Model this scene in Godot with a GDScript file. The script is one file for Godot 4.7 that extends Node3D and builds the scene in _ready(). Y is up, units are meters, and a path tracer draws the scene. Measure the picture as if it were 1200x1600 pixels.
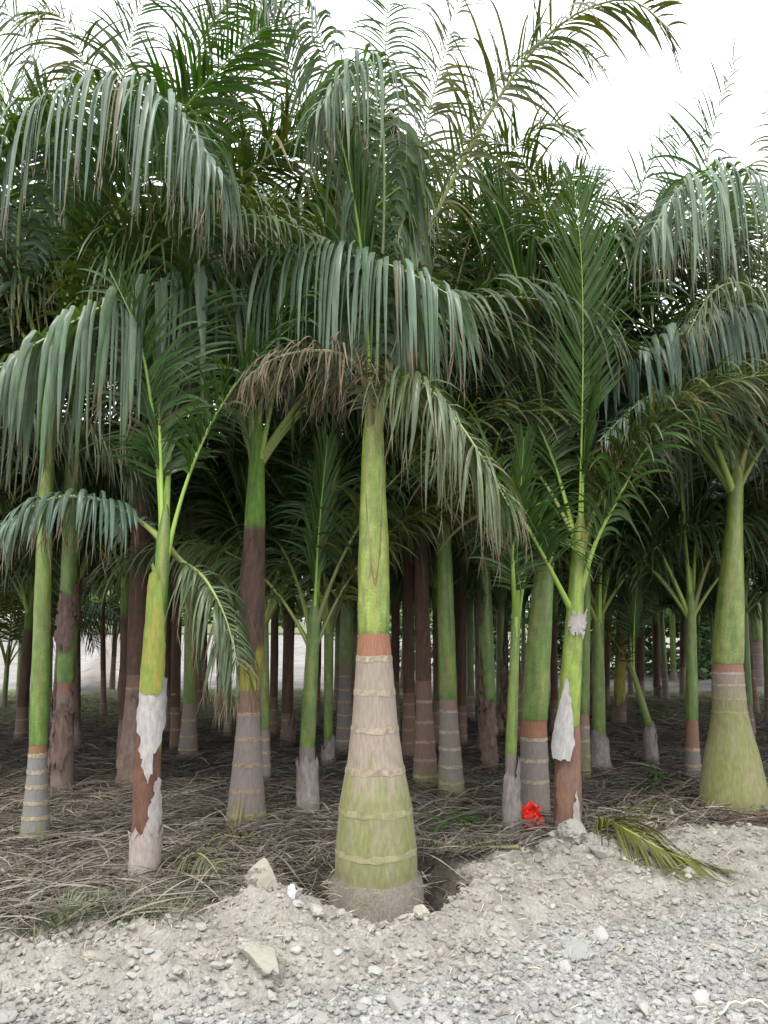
extends Node3D
# A palm nursery seen from a gravelly track: rows of ringed palms, dry litter under them, a pale field behind.

const PALMS := [
	["front", Vector3(-0.044, 0, -4.712), 0.239, Vector2(-0.017, 1.416), 0.094, Vector2(-0.024, 2.597), 0.068, "ring", 1, 1.00, [1.272, 1.077, 0.866, 0.636, 0.412, 0.188], "thick palm with pale green crownshaft and pinkish ringed trunk, its root ball dug bare"],
	["mid2", Vector3(-0.995, 0, -5.835), 0.154, Vector2(0.003, 1.013), 0.076, Vector2(0.019, 2.809), 0.069, "dark", 11, 1.05, [0.847, 0.674, 0.497, 0.317, 0.153], "tan ringed palm with a blackened brown sheath, left of the dug-up palm"],
	["left3", Vector3(-2.362, 0, -5.492), 0.103, Vector2(-0.017, 0.684), 0.057, Vector2(-0.092, 3.284), 0.047, "ring", 10, 1.00, [0.611, 0.505, 0.408, 0.303, 0.207, 0.095], "grey ringed palm with bright green crownshaft nearest the left edge"],
	["husk4", Vector3(-1.382, 0, -4.709), 0.077, Vector2(-0.003, 0.672), 0.068, Vector2(0.035, 2.004), 0.043, "husk", 2, 0.80, [], "slender palm wrapped in torn white and brown husk, at the litter's front edge"],
	["young5", Vector3(-0.576, 0, -6.120), 0.072, Vector2(-0.013, 0.567), 0.059, Vector2(0.029, 1.530), 0.050, "young", 6, 0.85, [], "young palm with grey papery base and four thin stalks, left behind the dug-up palm"],
	["pair6", Vector3(0.370, 0, -7.155), 0.124, Vector2(-0.010, 0.983), 0.067, Vector2(-0.053, 3.603), 0.061, "dark", 12, 1.05, [0.801, 0.621, 0.453, 0.298, 0.16], "ringed palm with brown dead sheath, left one of the touching pair"],
	["pair7", Vector3(0.575, 0, -6.836), 0.121, Vector2(-0.023, 0.854), 0.075, Vector2(-0.061, 3.630), 0.053, "ring", 12, 1.10, [0.752, 0.58, 0.442, 0.299, 0.167], "ringed palm with bright green crownshaft, right one of the touching pair"],
	["r8", Vector3(1.144, 0, -6.152), 0.125, Vector2(0.016, 0.764), 0.099, Vector2(0.218, 2.880), 0.057, "ring", 12, 1.05, [0.624, 0.466, 0.315], "stout green palm with grey ringed base just behind the crumpled red bag"],
	["young9", Vector3(0.913, 0, -5.756), 0.050, Vector2(-0.000, 0.577), 0.041, Vector2(0.058, 1.514), 0.033, "young", 2, 0.60, [], "thin leaning palm sapling beside the crumpled red bag"],
	["husk10", Vector3(1.253, 0, -5.578), 0.096, Vector2(0.027, 0.693), 0.081, Vector2(0.162, 2.111), 0.051, "husk", 5, 0.85, [], "slender yellow-green palm with peeling white husks and a tall straight spear leaf"],
	["bottle11", Vector3(2.780, 0, -6.407), 0.262, Vector2(0.013, 1.180), 0.117, Vector2(0.181, 2.689), 0.059, "bottle", 9, 1.05, [1.103, 1.011, 0.905, 0.799], "bottle-shaped palm with mossy green swollen base at the right edge"],
	["r12", Vector3(2.910, 0, -7.565), 0.084, Vector2(0.020, 0.583), 0.055, Vector2(0.067, 1.660), 0.047, "ring", 11, 0.95, [0.317, 0.17], "slim bright green palm with pinkish lower trunk, left beside the bottle-shaped palm"],
	["husk13", Vector3(2.157, 0, -8.000), 0.095, Vector2(0.003, 0.405), 0.064, Vector2(0.039, 1.682), 0.056, "young", 8, 0.95, [], "green palm with grey papery foot, right behind the husk-peeling palm"],
	["thin14", Vector3(1.881, 0, -7.520), 0.057, Vector2(0.011, 0.647), 0.049, Vector2(0.130, 2.928), 0.041, "ring", 10, 0.90, [0.529, 0.4, 0.266, 0.132], "mossy ringed palm half hidden behind the husk-peeling yellow-green palm"],
	["r15", Vector3(4.666, 0, -10.132), 0.065, Vector2(-0.020, 0.447), 0.057, Vector2(0.002, 1.814), 0.054, "ring", 10, 0.95, [0.271, 0.129], "thin green palm leaning out from behind the bottle-shaped palm"],
	["r16", Vector3(8.377, 0, -17.629), 0.241, Vector2(0.027, 1.044), 0.130, Vector2(0.036, 2.046), 0.087, "ring", 11, 1.00, [0.93, 0.76, 0.591, 0.408, 0.225], "distant ringed palm with flared base at the far right edge"],
	["lean17", Vector3(2.759, 0, -8.246), 0.059, Vector2(-0.012, 0.435), 0.040, Vector2(-0.171, 1.055), 0.027, "young", 3, 0.50, [], "small palm sapling leaning left with a brown husk foot"],
	["d18", Vector3(3.318, 0, -11.337), 0.100, Vector2(0.041, 0.321), 0.078, Vector2(0.260, 3.075), 0.076, "dark", 11, 1.00, [], "dim palm with yellow shaft base and shaggy dark foot, right of the papery-footed palm"],
	["d19", Vector3(4.385, 0, -13.556), 0.082, Vector2(0.012, 0.498), 0.066, Vector2(0.078, 1.698), 0.072, "dark", 11, 1.00, [0.391, 0.283, 0.176], "dark forked palm in the right background above the leaning sapling"],
	["d20", Vector3(5.247, 0, -15.174), 0.098, Vector2(-0.012, 0.258), 0.068, Vector2(0.043, 1.908), 0.069, "dark", 11, 1.00, [], "brown palm with tangled foot in the right background, right of the dark forked palm"],
	["d21", Vector3(7.026, 0, -19.140), 0.116, Vector2(0.003, 0.360), 0.070, Vector2(0.045, 1.780), 0.071, "ring", 10, 0.95, [0.238], "small far palm with thick purple-brown foot in the right background"],
	["d22", Vector3(5.909, 0, -15.654), 0.069, Vector2(0.019, 0.593), 0.057, Vector2(0.125, 2.113), 0.058, "dark", 10, 1.00, [], "thin brown palm directly left behind the slim bright green palm"],
	["d23", Vector3(3.785, 0, -13.448), 0.059, Vector2(0.005, 0.400), 0.049, Vector2(0.087, 1.916), 0.050, "dark", 10, 1.00, [], "thin dark palm glimpsed left of the dim yellow-based palm"],
	["d24", Vector3(7.818, 0, -19.525), 0.103, Vector2(-0.027, 0.368), 0.063, Vector2(0.041, 1.865), 0.064, "ring", 10, 0.95, [0.213], "far thin palm between the slim green palm and the bottle-shaped palm"],
	["m25", Vector3(1.056, 0, -8.023), 0.080, Vector2(-0.000, 0.666), 0.074, Vector2(-0.031, 3.024), 0.057, "husk2", 12, 1.00, [0.078], "green palm in torn reddish-brown sheath, left of the thin sapling"],
	["m26", Vector3(0.926, 0, -9.395), 0.060, Vector2(-0.000, 0.523), 0.049, Vector2(0.036, 3.124), 0.055, "dark", 11, 1.00, [0.434, 0.302, 0.177], "dusky palm right behind the touching pair"],
	["m27", Vector3(1.301, 0, -11.799), 0.062, Vector2(-0.011, 0.488), 0.053, Vector2(-0.008, 1.962), 0.053, "ring", 11, 1.00, [0.394, 0.273, 0.162], "narrow dark palm seen between the pair and the torn-sheathed palm"],
	["m28", Vector3(0.268, 0, -8.588), 0.089, Vector2(0.003, 0.743), 0.063, Vector2(-0.019, 3.874), 0.062, "dark", 12, 1.15, [0.627, 0.492, 0.358, 0.224], "shadowed red-brown ringed palm just right of the dug-up palm"],
	["m29", Vector3(0.157, 0, -10.292), 0.062, Vector2(-0.007, 0.740), 0.050, Vector2(-0.004, 2.072), 0.059, "dark", 11, 1.00, [0.576, 0.414, 0.252], "black-shadowed palm peeking out right behind the dug-up palm"],
	["m30", Vector3(-0.457, 0, -9.071), 0.101, Vector2(0.007, 1.011), 0.066, Vector2(0.085, 4.326), 0.070, "ring", 12, 1.20, [0.887, 0.736, 0.6, 0.457, 0.315, 0.173], "dark ringed palm just left of the dug-up palm"],
	["m31", Vector3(-0.577, 0, -8.215), 0.065, Vector2(0.003, 0.311), 0.046, Vector2(-0.002, 1.587), 0.051, "young", 7, 0.95, [], "narrow palm with frayed brown foot, between the young stalked palm and dark ringed palm"],
	["m32", Vector3(-1.176, 0, -9.595), 0.084, Vector2(0.008, 0.412), 0.066, Vector2(0.012, 2.995), 0.068, "dark", 11, 1.05, [0.336, 0.201], "shaggy dark palm seen left behind the young stalked palm"],
	["m33", Vector3(-1.406, 0, -10.132), 0.065, Vector2(-0.003, 0.551), 0.049, Vector2(-0.013, 1.938), 0.050, "dark", 11, 1.00, [0.391, 0.232], "thin black palm right of the blackened-sheath palm"],
	["m34", Vector3(-1.076, 0, -7.348), 0.050, Vector2(-0.017, 0.523), 0.038, Vector2(-0.052, 1.608), 0.039, "ring", 10, 1.00, [0.437, 0.322, 0.209], "thin green palm with ringed foot hugging the right side of the blackened-sheath palm"],
	["l35", Vector3(-2.140, 0, -8.720), 0.118, Vector2(0.006, 0.621), 0.074, Vector2(-0.036, 4.217), 0.071, "ring", 11, 1.20, [0.443, 0.272, 0.136], "reddish ringed palm behind the hanging frond, right of the husk-wrapped palm"],
	["l36", Vector3(-2.385, 0, -9.139), 0.073, Vector2(-0.020, 0.535), 0.055, Vector2(-0.087, 4.026), 0.058, "dark", 11, 1.15, [0.68, 0.464, 0.284], "dark trunk between the husk-wrapped palm and the reddish ringed palm"],
	["l37", Vector3(-2.821, 0, -10.398), 0.054, Vector2(-0.025, 0.649), 0.046, Vector2(-0.063, 2.078), 0.052, "dark", 10, 1.00, [0.485, 0.321], "faint thin trunk close behind the husk-wrapped palm's right side"],
	["l38", Vector3(-2.249, 0, -7.197), 0.153, Vector2(-0.006, 1.037), 0.088, Vector2(-0.062, 3.998), 0.068, "dark", 12, 1.20, [0.911, 0.627, 0.47, 0.335, 0.224, 0.113], "broad brown ringed palm left behind the husk-wrapped palm"],
	["l39", Vector3(-2.816, 0, -8.572), 0.061, Vector2(0.013, 0.461), 0.052, Vector2(-0.029, 1.977), 0.057, "dark", 11, 1.00, [], "black slim trunk at the left side of the broad brown ringed palm"],
	["l40", Vector3(-2.820, 0, -7.039), 0.100, Vector2(-0.011, 0.980), 0.077, Vector2(-0.080, 3.693), 0.066, "husk2", 12, 1.10, [], "dark palm clad in shaggy torn husk, right of the grey ringed palm"],
	["l41", Vector3(-3.544, 0, -9.222), 0.066, Vector2(-0.037, 0.527), 0.052, Vector2(-0.121, 1.937), 0.053, "dark", 11, 1.00, [0.382, 0.237], "shadowy palm close behind the shaggy husk-clad palm"],
	["l42", Vector3(-4.504, 0, -9.888), 0.087, Vector2(0.002, 0.456), 0.064, Vector2(0.018, 1.725), 0.057, "dark", 11, 1.00, [0.301, 0.146], "dark leaning palm with a fork, left behind the grey ringed palm"],
	["l43", Vector3(-6.352, 0, -13.261), 0.059, Vector2(0.000, 0.310), 0.043, Vector2(0.010, 0.965), 0.038, "young", 6, 0.80, [], "small spindly forked palm at the far left edge"],
	["l44", Vector3(-6.907, 0, -14.922), 0.072, Vector2(0.018, 0.279), 0.048, Vector2(0.001, 1.295), 0.043, "ring", 10, 0.90, [], "yellow-green far palm beside the spindly forked palm"],
	["l45", Vector3(-6.189, 0, -14.682), 0.053, Vector2(-0.018, 0.299), 0.042, Vector2(-0.060, 1.417), 0.042, "ring", 10, 0.90, [], "far yellowish palm seen between grey ringed palm and shaggy palm"],
	["l46", Vector3(-2.023, 0, -10.289), 0.058, Vector2(-0.001, 0.333), 0.046, Vector2(-0.021, 1.651), 0.042, "ring", 10, 0.95, [0.212, 0.107], "small yellow-green footed palm beyond the hanging frond"],
	["l47", Vector3(-2.244, 0, -10.866), 0.057, Vector2(-0.007, 0.525), 0.044, Vector2(-0.054, 1.837), 0.049, "dark", 10, 1.00, [0.353, 0.182], "thin dark palm beyond the hanging frond's tip"],
	["c48", Vector3(0.626, 0, -9.308), 0.063, Vector2(0.006, 0.591), 0.049, Vector2(0.004, 2.018), 0.054, "dark", 11, 1.00, [0.444, 0.298], "black trunk squeezed between the two touching palms"],
	["c49", Vector3(2.004, 0, -13.083), 0.063, Vector2(0.009, 0.429), 0.048, Vector2(0.020, 1.905), 0.054, "dark", 11, 1.00, [], "far thin palm behind the sapling beside the red bag"],
	["c50", Vector3(2.221, 0, -10.400), 0.058, Vector2(0.015, 0.484), 0.046, Vector2(0.041, 1.907), 0.051, "dark", 11, 1.00, [0.361, 0.198], "dim palm in the gap right of the stout green palm"],
	["c51", Vector3(1.503, 0, -10.403), 0.062, Vector2(0.017, 0.402), 0.050, Vector2(0.055, 1.822), 0.051, "husk2", 11, 1.00, [], "dim shaggy palm right behind the torn-sheathed palm"],
]

const BIG_FRONDS := [
	["left3", "old", 1.12, [Vector3(-2.453, 3.260, -5.492), Vector3(-2.792, 4.159, -5.610), Vector3(-2.601, 4.898, -5.280), Vector3(-2.119, 5.055, -4.895), Vector3(-1.629, 4.874, -4.565), Vector3(-1.271, 4.592, -4.345), Vector3(-0.947, 4.050, -4.180)], true, 86],
	["mid2", "old", 1.22, [Vector3(-0.976, 2.809, -5.835), Vector3(-0.897, 3.639, -5.720), Vector3(-0.691, 3.978, -5.280), Vector3(-0.429, 3.920, -4.895), Vector3(-0.160, 3.740, -4.565), Vector3(0.112, 3.525, -4.290), Vector3(0.387, 3.289, -4.125)], true, 74],
	["mid2", "old", 1.30, [Vector3(-0.996, 2.809, -5.835), Vector3(-1.071, 3.485, -5.720), Vector3(-1.227, 3.847, -5.390), Vector3(-1.506, 3.830, -5.115), Vector3(-1.785, 3.563, -4.840), Vector3(-2.053, 3.269, -4.620), Vector3(-2.364, 2.927, -4.455), Vector3(-2.612, 2.550, -4.345)], true, 74],
	["front", "dry", 0.36, [Vector3(-0.080, 2.597, -4.712), Vector3(-0.101, 2.882, -4.565), Vector3(-0.208, 3.027, -4.400), Vector3(-0.406, 3.035, -4.290), Vector3(-0.618, 2.970, -4.235), Vector3(-0.769, 2.839, -4.180)], true, 60],
	["front", "worn", 0.64, [Vector3(-0.048, 2.597, -4.712), Vector3(0.015, 2.845, -4.510), Vector3(0.167, 2.892, -4.345), Vector3(0.356, 2.655, -4.180), Vector3(0.515, 2.378, -4.070), Vector3(0.655, 2.092, -4.015)], true, 66],
	["front", "high", 0.66, [Vector3(-0.056, 2.597, -4.712), Vector3(0.073, 3.268, -4.730), Vector3(0.231, 3.879, -4.785), Vector3(0.424, 4.328, -4.785), Vector3(0.672, 4.758, -4.675), Vector3(0.947, 5.133, -4.565), Vector3(1.211, 5.281, -4.400), Vector3(1.519, 5.283, -4.290), Vector3(1.719, 4.973, -4.180)], false, 90],
	["front", "old", 0.95, [Vector3(-0.064, 2.597, -4.712), Vector3(-0.040, 3.206, -4.675), Vector3(0.000, 4.077, -4.620), Vector3(-0.016, 4.709, -4.510), Vector3(-0.099, 4.875, -4.345), Vector3(-0.228, 4.730, -4.180), Vector3(-0.366, 4.396, -4.070)], false, 86],
	["bottle11", "old", 1.10, [Vector3(2.961, 2.689, -6.407), Vector3(3.169, 3.564, -6.270), Vector3(3.077, 4.344, -5.885), Vector3(2.776, 4.698, -5.500), Vector3(2.381, 4.669, -5.170), Vector3(2.019, 4.416, -4.895), Vector3(1.712, 3.961, -4.730)], true, 76],
	["bottle11", "old", 0.50, [Vector3(2.951, 2.689, -6.407), Vector3(2.841, 3.248, -6.325), Vector3(2.412, 3.351, -5.940), Vector3(1.955, 3.140, -5.665), Vector3(1.558, 2.781, -5.500)], false, 66],
	["bottle11", "worn", 0.60, [Vector3(2.972, 2.689, -6.407), Vector3(3.103, 3.365, -6.160), Vector3(2.958, 3.793, -5.720), Vector3(2.597, 3.881, -5.280), Vector3(2.266, 3.736, -5.060), Vector3(2.029, 3.395, -4.950)], true, 60],
	["husk4", "old", 0.44, [Vector3(-1.346, 1.977, -4.709), Vector3(-1.589, 2.138, -4.950), Vector3(-1.762, 2.238, -4.785), Vector3(-1.992, 2.228, -4.620), Vector3(-2.199, 2.070, -4.510), Vector3(-2.396, 1.821, -4.455)], true, 56],
	["husk4", "worn", 0.50, [Vector3(-1.337, 1.957, -4.709), Vector3(-1.262, 1.857, -4.840), Vector3(-1.093, 1.744, -4.730), Vector3(-0.939, 1.511, -4.620), Vector3(-0.846, 1.235, -4.565)], true, 54],
	["husk4", "young", 0.62, [Vector3(-1.347, 2.004, -4.709), Vector3(-1.449, 2.430, -4.895), Vector3(-1.491, 2.838, -4.840), Vector3(-1.571, 3.311, -4.730), Vector3(-1.735, 3.690, -4.620)], false, 70],
	["husk4", "young", 0.62, [Vector3(-1.343, 2.004, -4.709), Vector3(-1.402, 2.525, -4.950), Vector3(-1.412, 3.059, -5.005), Vector3(-1.362, 3.666, -5.060), Vector3(-1.200, 4.133, -5.060)], false, 70],
	["husk10", "spear", 0.66, [Vector3(1.415, 2.111, -5.578), Vector3(1.453, 2.842, -5.555), Vector3(1.472, 3.507, -5.500), Vector3(1.468, 4.181, -5.445), Vector3(1.400, 4.780, -5.335)], false, 56],
	["husk10", "young", 0.62, [Vector3(1.354, 1.536, -5.578), Vector3(1.216, 1.783, -5.500), Vector3(1.076, 2.037, -5.445), Vector3(0.849, 2.377, -5.335), Vector3(0.572, 2.582, -5.225), Vector3(0.344, 2.515, -5.115)], false, 66],
	["husk10", "young", 0.62, [Vector3(1.404, 1.673, -5.578), Vector3(1.507, 2.034, -5.500), Vector3(1.663, 2.349, -5.445), Vector3(1.867, 2.709, -5.390), Vector3(2.061, 2.867, -5.280), Vector3(2.256, 2.762, -5.225)], false, 66],
	["young9", "young", 0.32, [Vector3(0.972, 1.514, -5.756), Vector3(0.917, 1.806, -5.500), Vector3(0.927, 2.034, -5.500), Vector3(1.020, 2.264, -5.500), Vector3(1.197, 2.357, -5.500)], false, 40],
	["pair7", "high", 0.70, [Vector3(0.514, 3.630, -6.836), Vector3(0.268, 4.670, -6.820), Vector3(0.324, 5.684, -6.600), Vector3(0.521, 6.481, -6.380), Vector3(0.728, 7.121, -6.160)], false, 80],
	["young9", "young", 0.36, [Vector3(0.972, 1.514, -5.756), Vector3(0.991, 1.792, -5.665), Vector3(1.094, 2.007, -5.610), Vector3(1.292, 2.062, -5.555), Vector3(1.434, 1.897, -5.500)], false, 46],
	["left3", "young", 0.65, [Vector3(-2.453, 3.260, -5.492), Vector3(-2.767, 3.897, -5.720), Vector3(-2.883, 4.789, -5.610), Vector3(-2.953, 5.522, -5.500), Vector3(-3.016, 6.143, -5.390)], false, 80],
	["l38", "young", 0.70, [Vector3(-2.312, 3.998, -7.197), Vector3(-2.409, 5.098, -7.040), Vector3(-2.542, 6.094, -6.930), Vector3(-2.484, 6.961, -6.820), Vector3(-2.233, 7.692, -6.710)], false, 84],
	["l40", "high", 0.72, [Vector3(-2.900, 3.693, -7.039), Vector3(-2.739, 4.732, -6.820), Vector3(-2.648, 5.684, -6.600), Vector3(-2.723, 6.481, -6.380), Vector3(-2.882, 6.806, -6.160), Vector3(-3.044, 6.496, -5.940)], false, 86],
	["l35", "high", 0.72, [Vector3(-2.176, 4.217, -8.720), Vector3(-1.950, 5.563, -8.250), Vector3(-1.705, 6.904, -7.920), Vector3(-1.406, 7.821, -7.700), Vector3(-1.036, 8.326, -7.480)], false, 86],
	["m28", "high", 0.72, [Vector3(0.248, 3.874, -8.588), Vector3(0.472, 5.292, -7.700), Vector3(0.815, 6.531, -7.590), Vector3(1.359, 7.340, -7.480), Vector3(1.855, 7.459, -7.260), Vector3(2.232, 6.857, -7.040)], false, 86],
	["r8", "high", 0.66, [Vector3(1.362, 2.880, -6.152), Vector3(1.464, 4.014, -6.270), Vector3(1.359, 4.936, -6.160), Vector3(1.062, 5.380, -5.940), Vector3(0.716, 5.264, -5.720)], false, 80],
	["pair7", "high", 0.66, [Vector3(0.514, 3.630, -6.836), Vector3(0.703, 4.680, -6.710), Vector3(0.997, 5.495, -6.600), Vector3(1.373, 5.853, -6.380), Vector3(1.711, 5.643, -6.160)], false, 80],
	["r12", "young", 0.66, [Vector3(2.977, 1.660, -7.565), Vector3(2.907, 3.177, -7.480), Vector3(2.875, 4.588, -7.370), Vector3(2.927, 5.756, -7.260), Vector3(3.014, 6.378, -7.150)], false, 80],
	["m30", "high", 0.75, [Vector3(-0.372, 4.326, -9.071), Vector3(-0.570, 5.509, -8.140), Vector3(-0.829, 6.754, -7.700), Vector3(-1.126, 7.459, -7.260), Vector3(-1.566, 7.444, -6.820), Vector3(-1.832, 6.697, -6.490)], false, 88],
	["m30", "high", 0.75, [Vector3(-0.372, 4.326, -9.071), Vector3(-0.071, 5.660, -8.140), Vector3(0.000, 7.058, -7.920), Vector3(0.035, 8.132, -7.700), Vector3(0.140, 8.949, -7.480)], false, 88],
	["l38", "high", 0.75, [Vector3(-2.312, 3.998, -7.197), Vector3(-2.189, 5.041, -6.930), Vector3(-1.899, 6.132, -6.600), Vector3(-1.576, 6.866, -6.380), Vector3(-1.136, 7.058, -6.160), Vector3(-0.705, 6.376, -5.940)], false, 88],
	["pair6", "old", 0.75, [Vector3(0.317, 3.603, -7.155), Vector3(0.000, 4.785, -6.930), Vector3(-0.354, 5.875, -6.600), Vector3(-0.572, 6.647, -6.270), Vector3(-0.836, 6.896, -6.050), Vector3(-1.119, 6.344, -5.830)], false, 88],
	["l40", "high", 0.70, [Vector3(-2.900, 3.693, -7.039), Vector3(-2.925, 4.859, -6.820), Vector3(-3.130, 6.078, -6.710), Vector3(-3.373, 6.918, -6.600), Vector3(-3.647, 7.256, -6.380)], false, 80],
	["bottle11", "young", 0.65, [Vector3(2.961, 2.689, -6.407), Vector3(2.849, 3.714, -6.380), Vector3(2.751, 4.704, -6.270), Vector3(2.811, 5.583, -6.160), Vector3(3.026, 6.284, -6.050)], false, 76],
	["bottle11", "high", 0.65, [Vector3(2.988, 2.689, -6.407), Vector3(3.292, 4.027, -6.600), Vector3(3.471, 5.244, -6.600), Vector3(3.797, 6.522, -6.600)], false, 76],
	["husk13", "young", 0.65, [Vector3(2.196, 1.682, -8.000), Vector3(2.212, 3.202, -7.590), Vector3(2.367, 4.635, -7.480), Vector3(2.612, 5.820, -7.370), Vector3(2.934, 6.524, -7.260)], false, 76],
]

const DEEP := [
	[-2.85, 12.13, 0.074, 2.26, 0.006, "ring"],
	[7.12, 14.32, 0.063, 2.10, -0.029, "ring"],
	[-7.03, 15.90, 0.062, 2.14, 0.034, "dark"],
	[-0.74, 12.58, 0.073, 2.48, 0.004, "ring"],
	[-0.46, 14.68, 0.071, 2.22, 0.014, "dark"],
	[0.00, 15.83, 0.051, 2.39, -0.007, "ring"],
	[3.73, 14.17, 0.058, 1.95, -0.023, "dark"],
	[-0.34, 16.99, 0.083, 2.00, 0.042, "dark"],
	[2.87, 16.39, 0.060, 1.97, 0.028, "ring"],
	[2.73, 13.39, 0.075, 2.03, -0.021, "dark"],
	[-4.31, 8.35, 0.051, 2.23, -0.023, "dark"],
	[1.15, 12.52, 0.082, 2.37, 0.008, "dark"],
	[-4.31, 12.23, 0.055, 1.92, -0.046, "dark"],
	[0.64, 14.85, 0.072, 1.97, 0.003, "ring"],
	[-3.24, 14.34, 0.078, 2.26, -0.035, "dark"],
	[5.15, 14.46, 0.071, 2.37, -0.009, "ring"],
	[7.02, 15.82, 0.084, 2.36, 0.005, "dark"],
	[4.36, 17.00, 0.083, 1.92, -0.027, "dark"],
	[4.99, 15.99, 0.064, 2.29, -0.016, "dark"],
	[-0.93, 10.96, 0.054, 2.34, 0.013, "dark"],
	[1.72, 14.29, 0.080, 1.99, -0.016, "ring"],
	[-2.92, 9.61, 0.080, 1.96, -0.026, "dark"],
	[5.73, 13.55, 0.054, 2.27, -0.031, "ring"],
	[0.38, 16.69, 0.070, 2.41, 0.040, "ring"],
	[-2.52, 16.51, 0.079, 1.91, -0.036, "dark"],
	[6.85, 13.51, 0.082, 2.08, 0.037, "dark"],
	[2.29, 11.57, 0.082, 2.42, 0.012, "dark"],
	[-5.71, 16.60, 0.070, 2.01, 0.008, "dark"],
	[5.81, 12.42, 0.082, 2.50, -0.039, "dark"],
	[1.61, 9.57, 0.068, 1.97, 0.000, "dark"],
	[-4.76, 14.24, 0.063, 2.24, 0.030, "dark"],
	[-5.93, 11.66, 0.071, 2.39, 0.021, "dark"],
	[-0.46, 11.66, 0.061, 2.44, 0.011, "ring"],
	[0.12, 14.03, 0.050, 2.47, 0.032, "dark"],
	[5.31, 10.94, 0.079, 2.03, 0.022, "ring"],
	[-4.08, 14.37, 0.059, 2.12, -0.010, "dark"],
	[2.67, 10.98, 0.061, 2.45, 0.011, "ring"],
	[-4.57, 11.08, 0.082, 2.03, 0.003, "ring"],
]

class MB:
	var v := PackedVector3Array()
	var n := PackedVector3Array()
	var uv := PackedVector2Array()
	var c := PackedColorArray()
	var ix := PackedInt32Array()
	func vert(p: Vector3, nn: Vector3, t: Vector2, col: Color) -> int:
		v.append(p); n.append(nn); uv.append(t); c.append(col)
		return v.size() - 1
	func tri(a: int, b: int, d: int) -> void:
		var g := (v[b] - v[a]).cross(v[d] - v[a])
		if g.dot(n[a] + n[b] + n[d]) > 0.0:
			ix.append(a); ix.append(d); ix.append(b)
		else:
			ix.append(a); ix.append(b); ix.append(d)
	func quad(a: int, b: int, d: int, e: int) -> void:
		tri(a, b, d); tri(a, d, e)
	func put(mesh: ArrayMesh, mat: Material) -> ArrayMesh:
		if ix.is_empty():
			return mesh
		var arr := []
		arr.resize(Mesh.ARRAY_MAX)
		arr[Mesh.ARRAY_VERTEX] = v
		arr[Mesh.ARRAY_NORMAL] = n
		arr[Mesh.ARRAY_TEX_UV] = uv
		arr[Mesh.ARRAY_COLOR] = c
		arr[Mesh.ARRAY_INDEX] = ix
		mesh.add_surface_from_arrays(Mesh.PRIMITIVE_TRIANGLES, arr)
		mesh.surface_set_material(mesh.get_surface_count() - 1, mat)
		return mesh

var M := {}
var rng := RandomNumberGenerator.new()
var nz := FastNoiseLite.new()
var nz2 := FastNoiseLite.new()
var used := {}
var FROND := {}          # kind -> shared frond meshes
var palm_by_id := {}

func _ready() -> void:
	view_and_light()
	rng.seed = 20
	nz.seed = 3; nz.frequency = 1.0; nz.fractal_octaves = 3
	nz2.seed = 9; nz2.frequency = 1.0; nz2.noise_type = FastNoiseLite.TYPE_CELLULAR
	materials()
	ground()
	field()
	far_trees()
	shrubs()
	make_fronds()
	palms()
	big_fronds()
	gravel()
	litter()
	grass()
	fallen_fronds()
	small_things()

func view_and_light() -> void:
	var cam := Camera3D.new()
	cam.name = "camera"
	cam.fov = 66.98
	cam.far = 900.0
	cam.near = 0.05
	cam.position = Vector3(0, 1.5, 0)
	cam.rotation.x = atan(168.0 / 1209.0)
	add_child(cam)
	cam.current = true
	var e := Environment.new()
	e.background_mode = Environment.BG_SKY
	var sk := ProceduralSkyMaterial.new()
	sk.sky_top_color = Color(0.96, 0.98, 1.0)
	sk.sky_horizon_color = Color(0.80, 0.80, 0.80)
	sk.ground_horizon_color = Color(0.75, 0.74, 0.72)
	sk.ground_bottom_color = Color(0.5, 0.49, 0.47)
	sk.sky_curve = 0.6
	sk.sky_energy_multiplier = 1.4
	sk.ground_energy_multiplier = 0.6
	sk.sun_angle_max = 1.0
	var sky := Sky.new()
	sky.sky_material = sk
	e.sky = sky
	e.tonemap_mode = Environment.TONE_MAPPER_LINEAR
	e.tonemap_exposure = 1.62
	e.sdfgi_enabled = true
	e.ssao_enabled = true
	e.ssil_enabled = true
	var we := WorldEnvironment.new()
	we.name = "air"
	we.environment = e
	add_child(we)
	var sun := DirectionalLight3D.new()
	sun.name = "sun"
	sun.light_energy = 0.5
	sun.light_angular_distance = 14.0
	sun.light_color = Color(1.0, 0.97, 0.92)
	sun.shadow_enabled = true
	add_child(sun)
	sun.look_at_from_position(Vector3(-2.5, 10, 5.6), Vector3(0, 0, 0))

# ---------------------------------------------------------------- helpers

func numbered(s: String) -> String:
	if not used.has(s):
		used[s] = 0
		return s
	used[s] += 1
	return "%s_%03d" % [s, used[s]]

func thing(called: String, label: String, category: String, pos := Vector3.ZERO, group := "") -> Node3D:
	var o := Node3D.new()
	o.name = numbered(called)
	o.position = pos
	add_child(o)
	meta(o, label, category, group)
	return o

func meta(o: Node, label: String, category: String, group := "") -> void:
	o.set_meta("label", label)
	o.set_meta("category", category)
	if group != "":
		o.set_meta("group", group)

func part(called: String, mesh: Mesh, parent: Node, xf := Transform3D.IDENTITY) -> MeshInstance3D:
	var o := MeshInstance3D.new()
	o.name = numbered(called) if parent == self else called
	o.mesh = mesh
	o.transform = xf
	parent.add_child(o, true)
	return o

func rnd(a: float, b: float) -> float:
	return rng.randf_range(a, b)

func mixc(a: Color, b: Color, t: float) -> Color:
	return a.lerp(b, clampf(t, 0.0, 1.0))

func shade(c: Color, f: float) -> Color:   # a paler or deeper tone of a pigment
	return Color(c.r * f, c.g * f, c.b * f)

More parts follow.
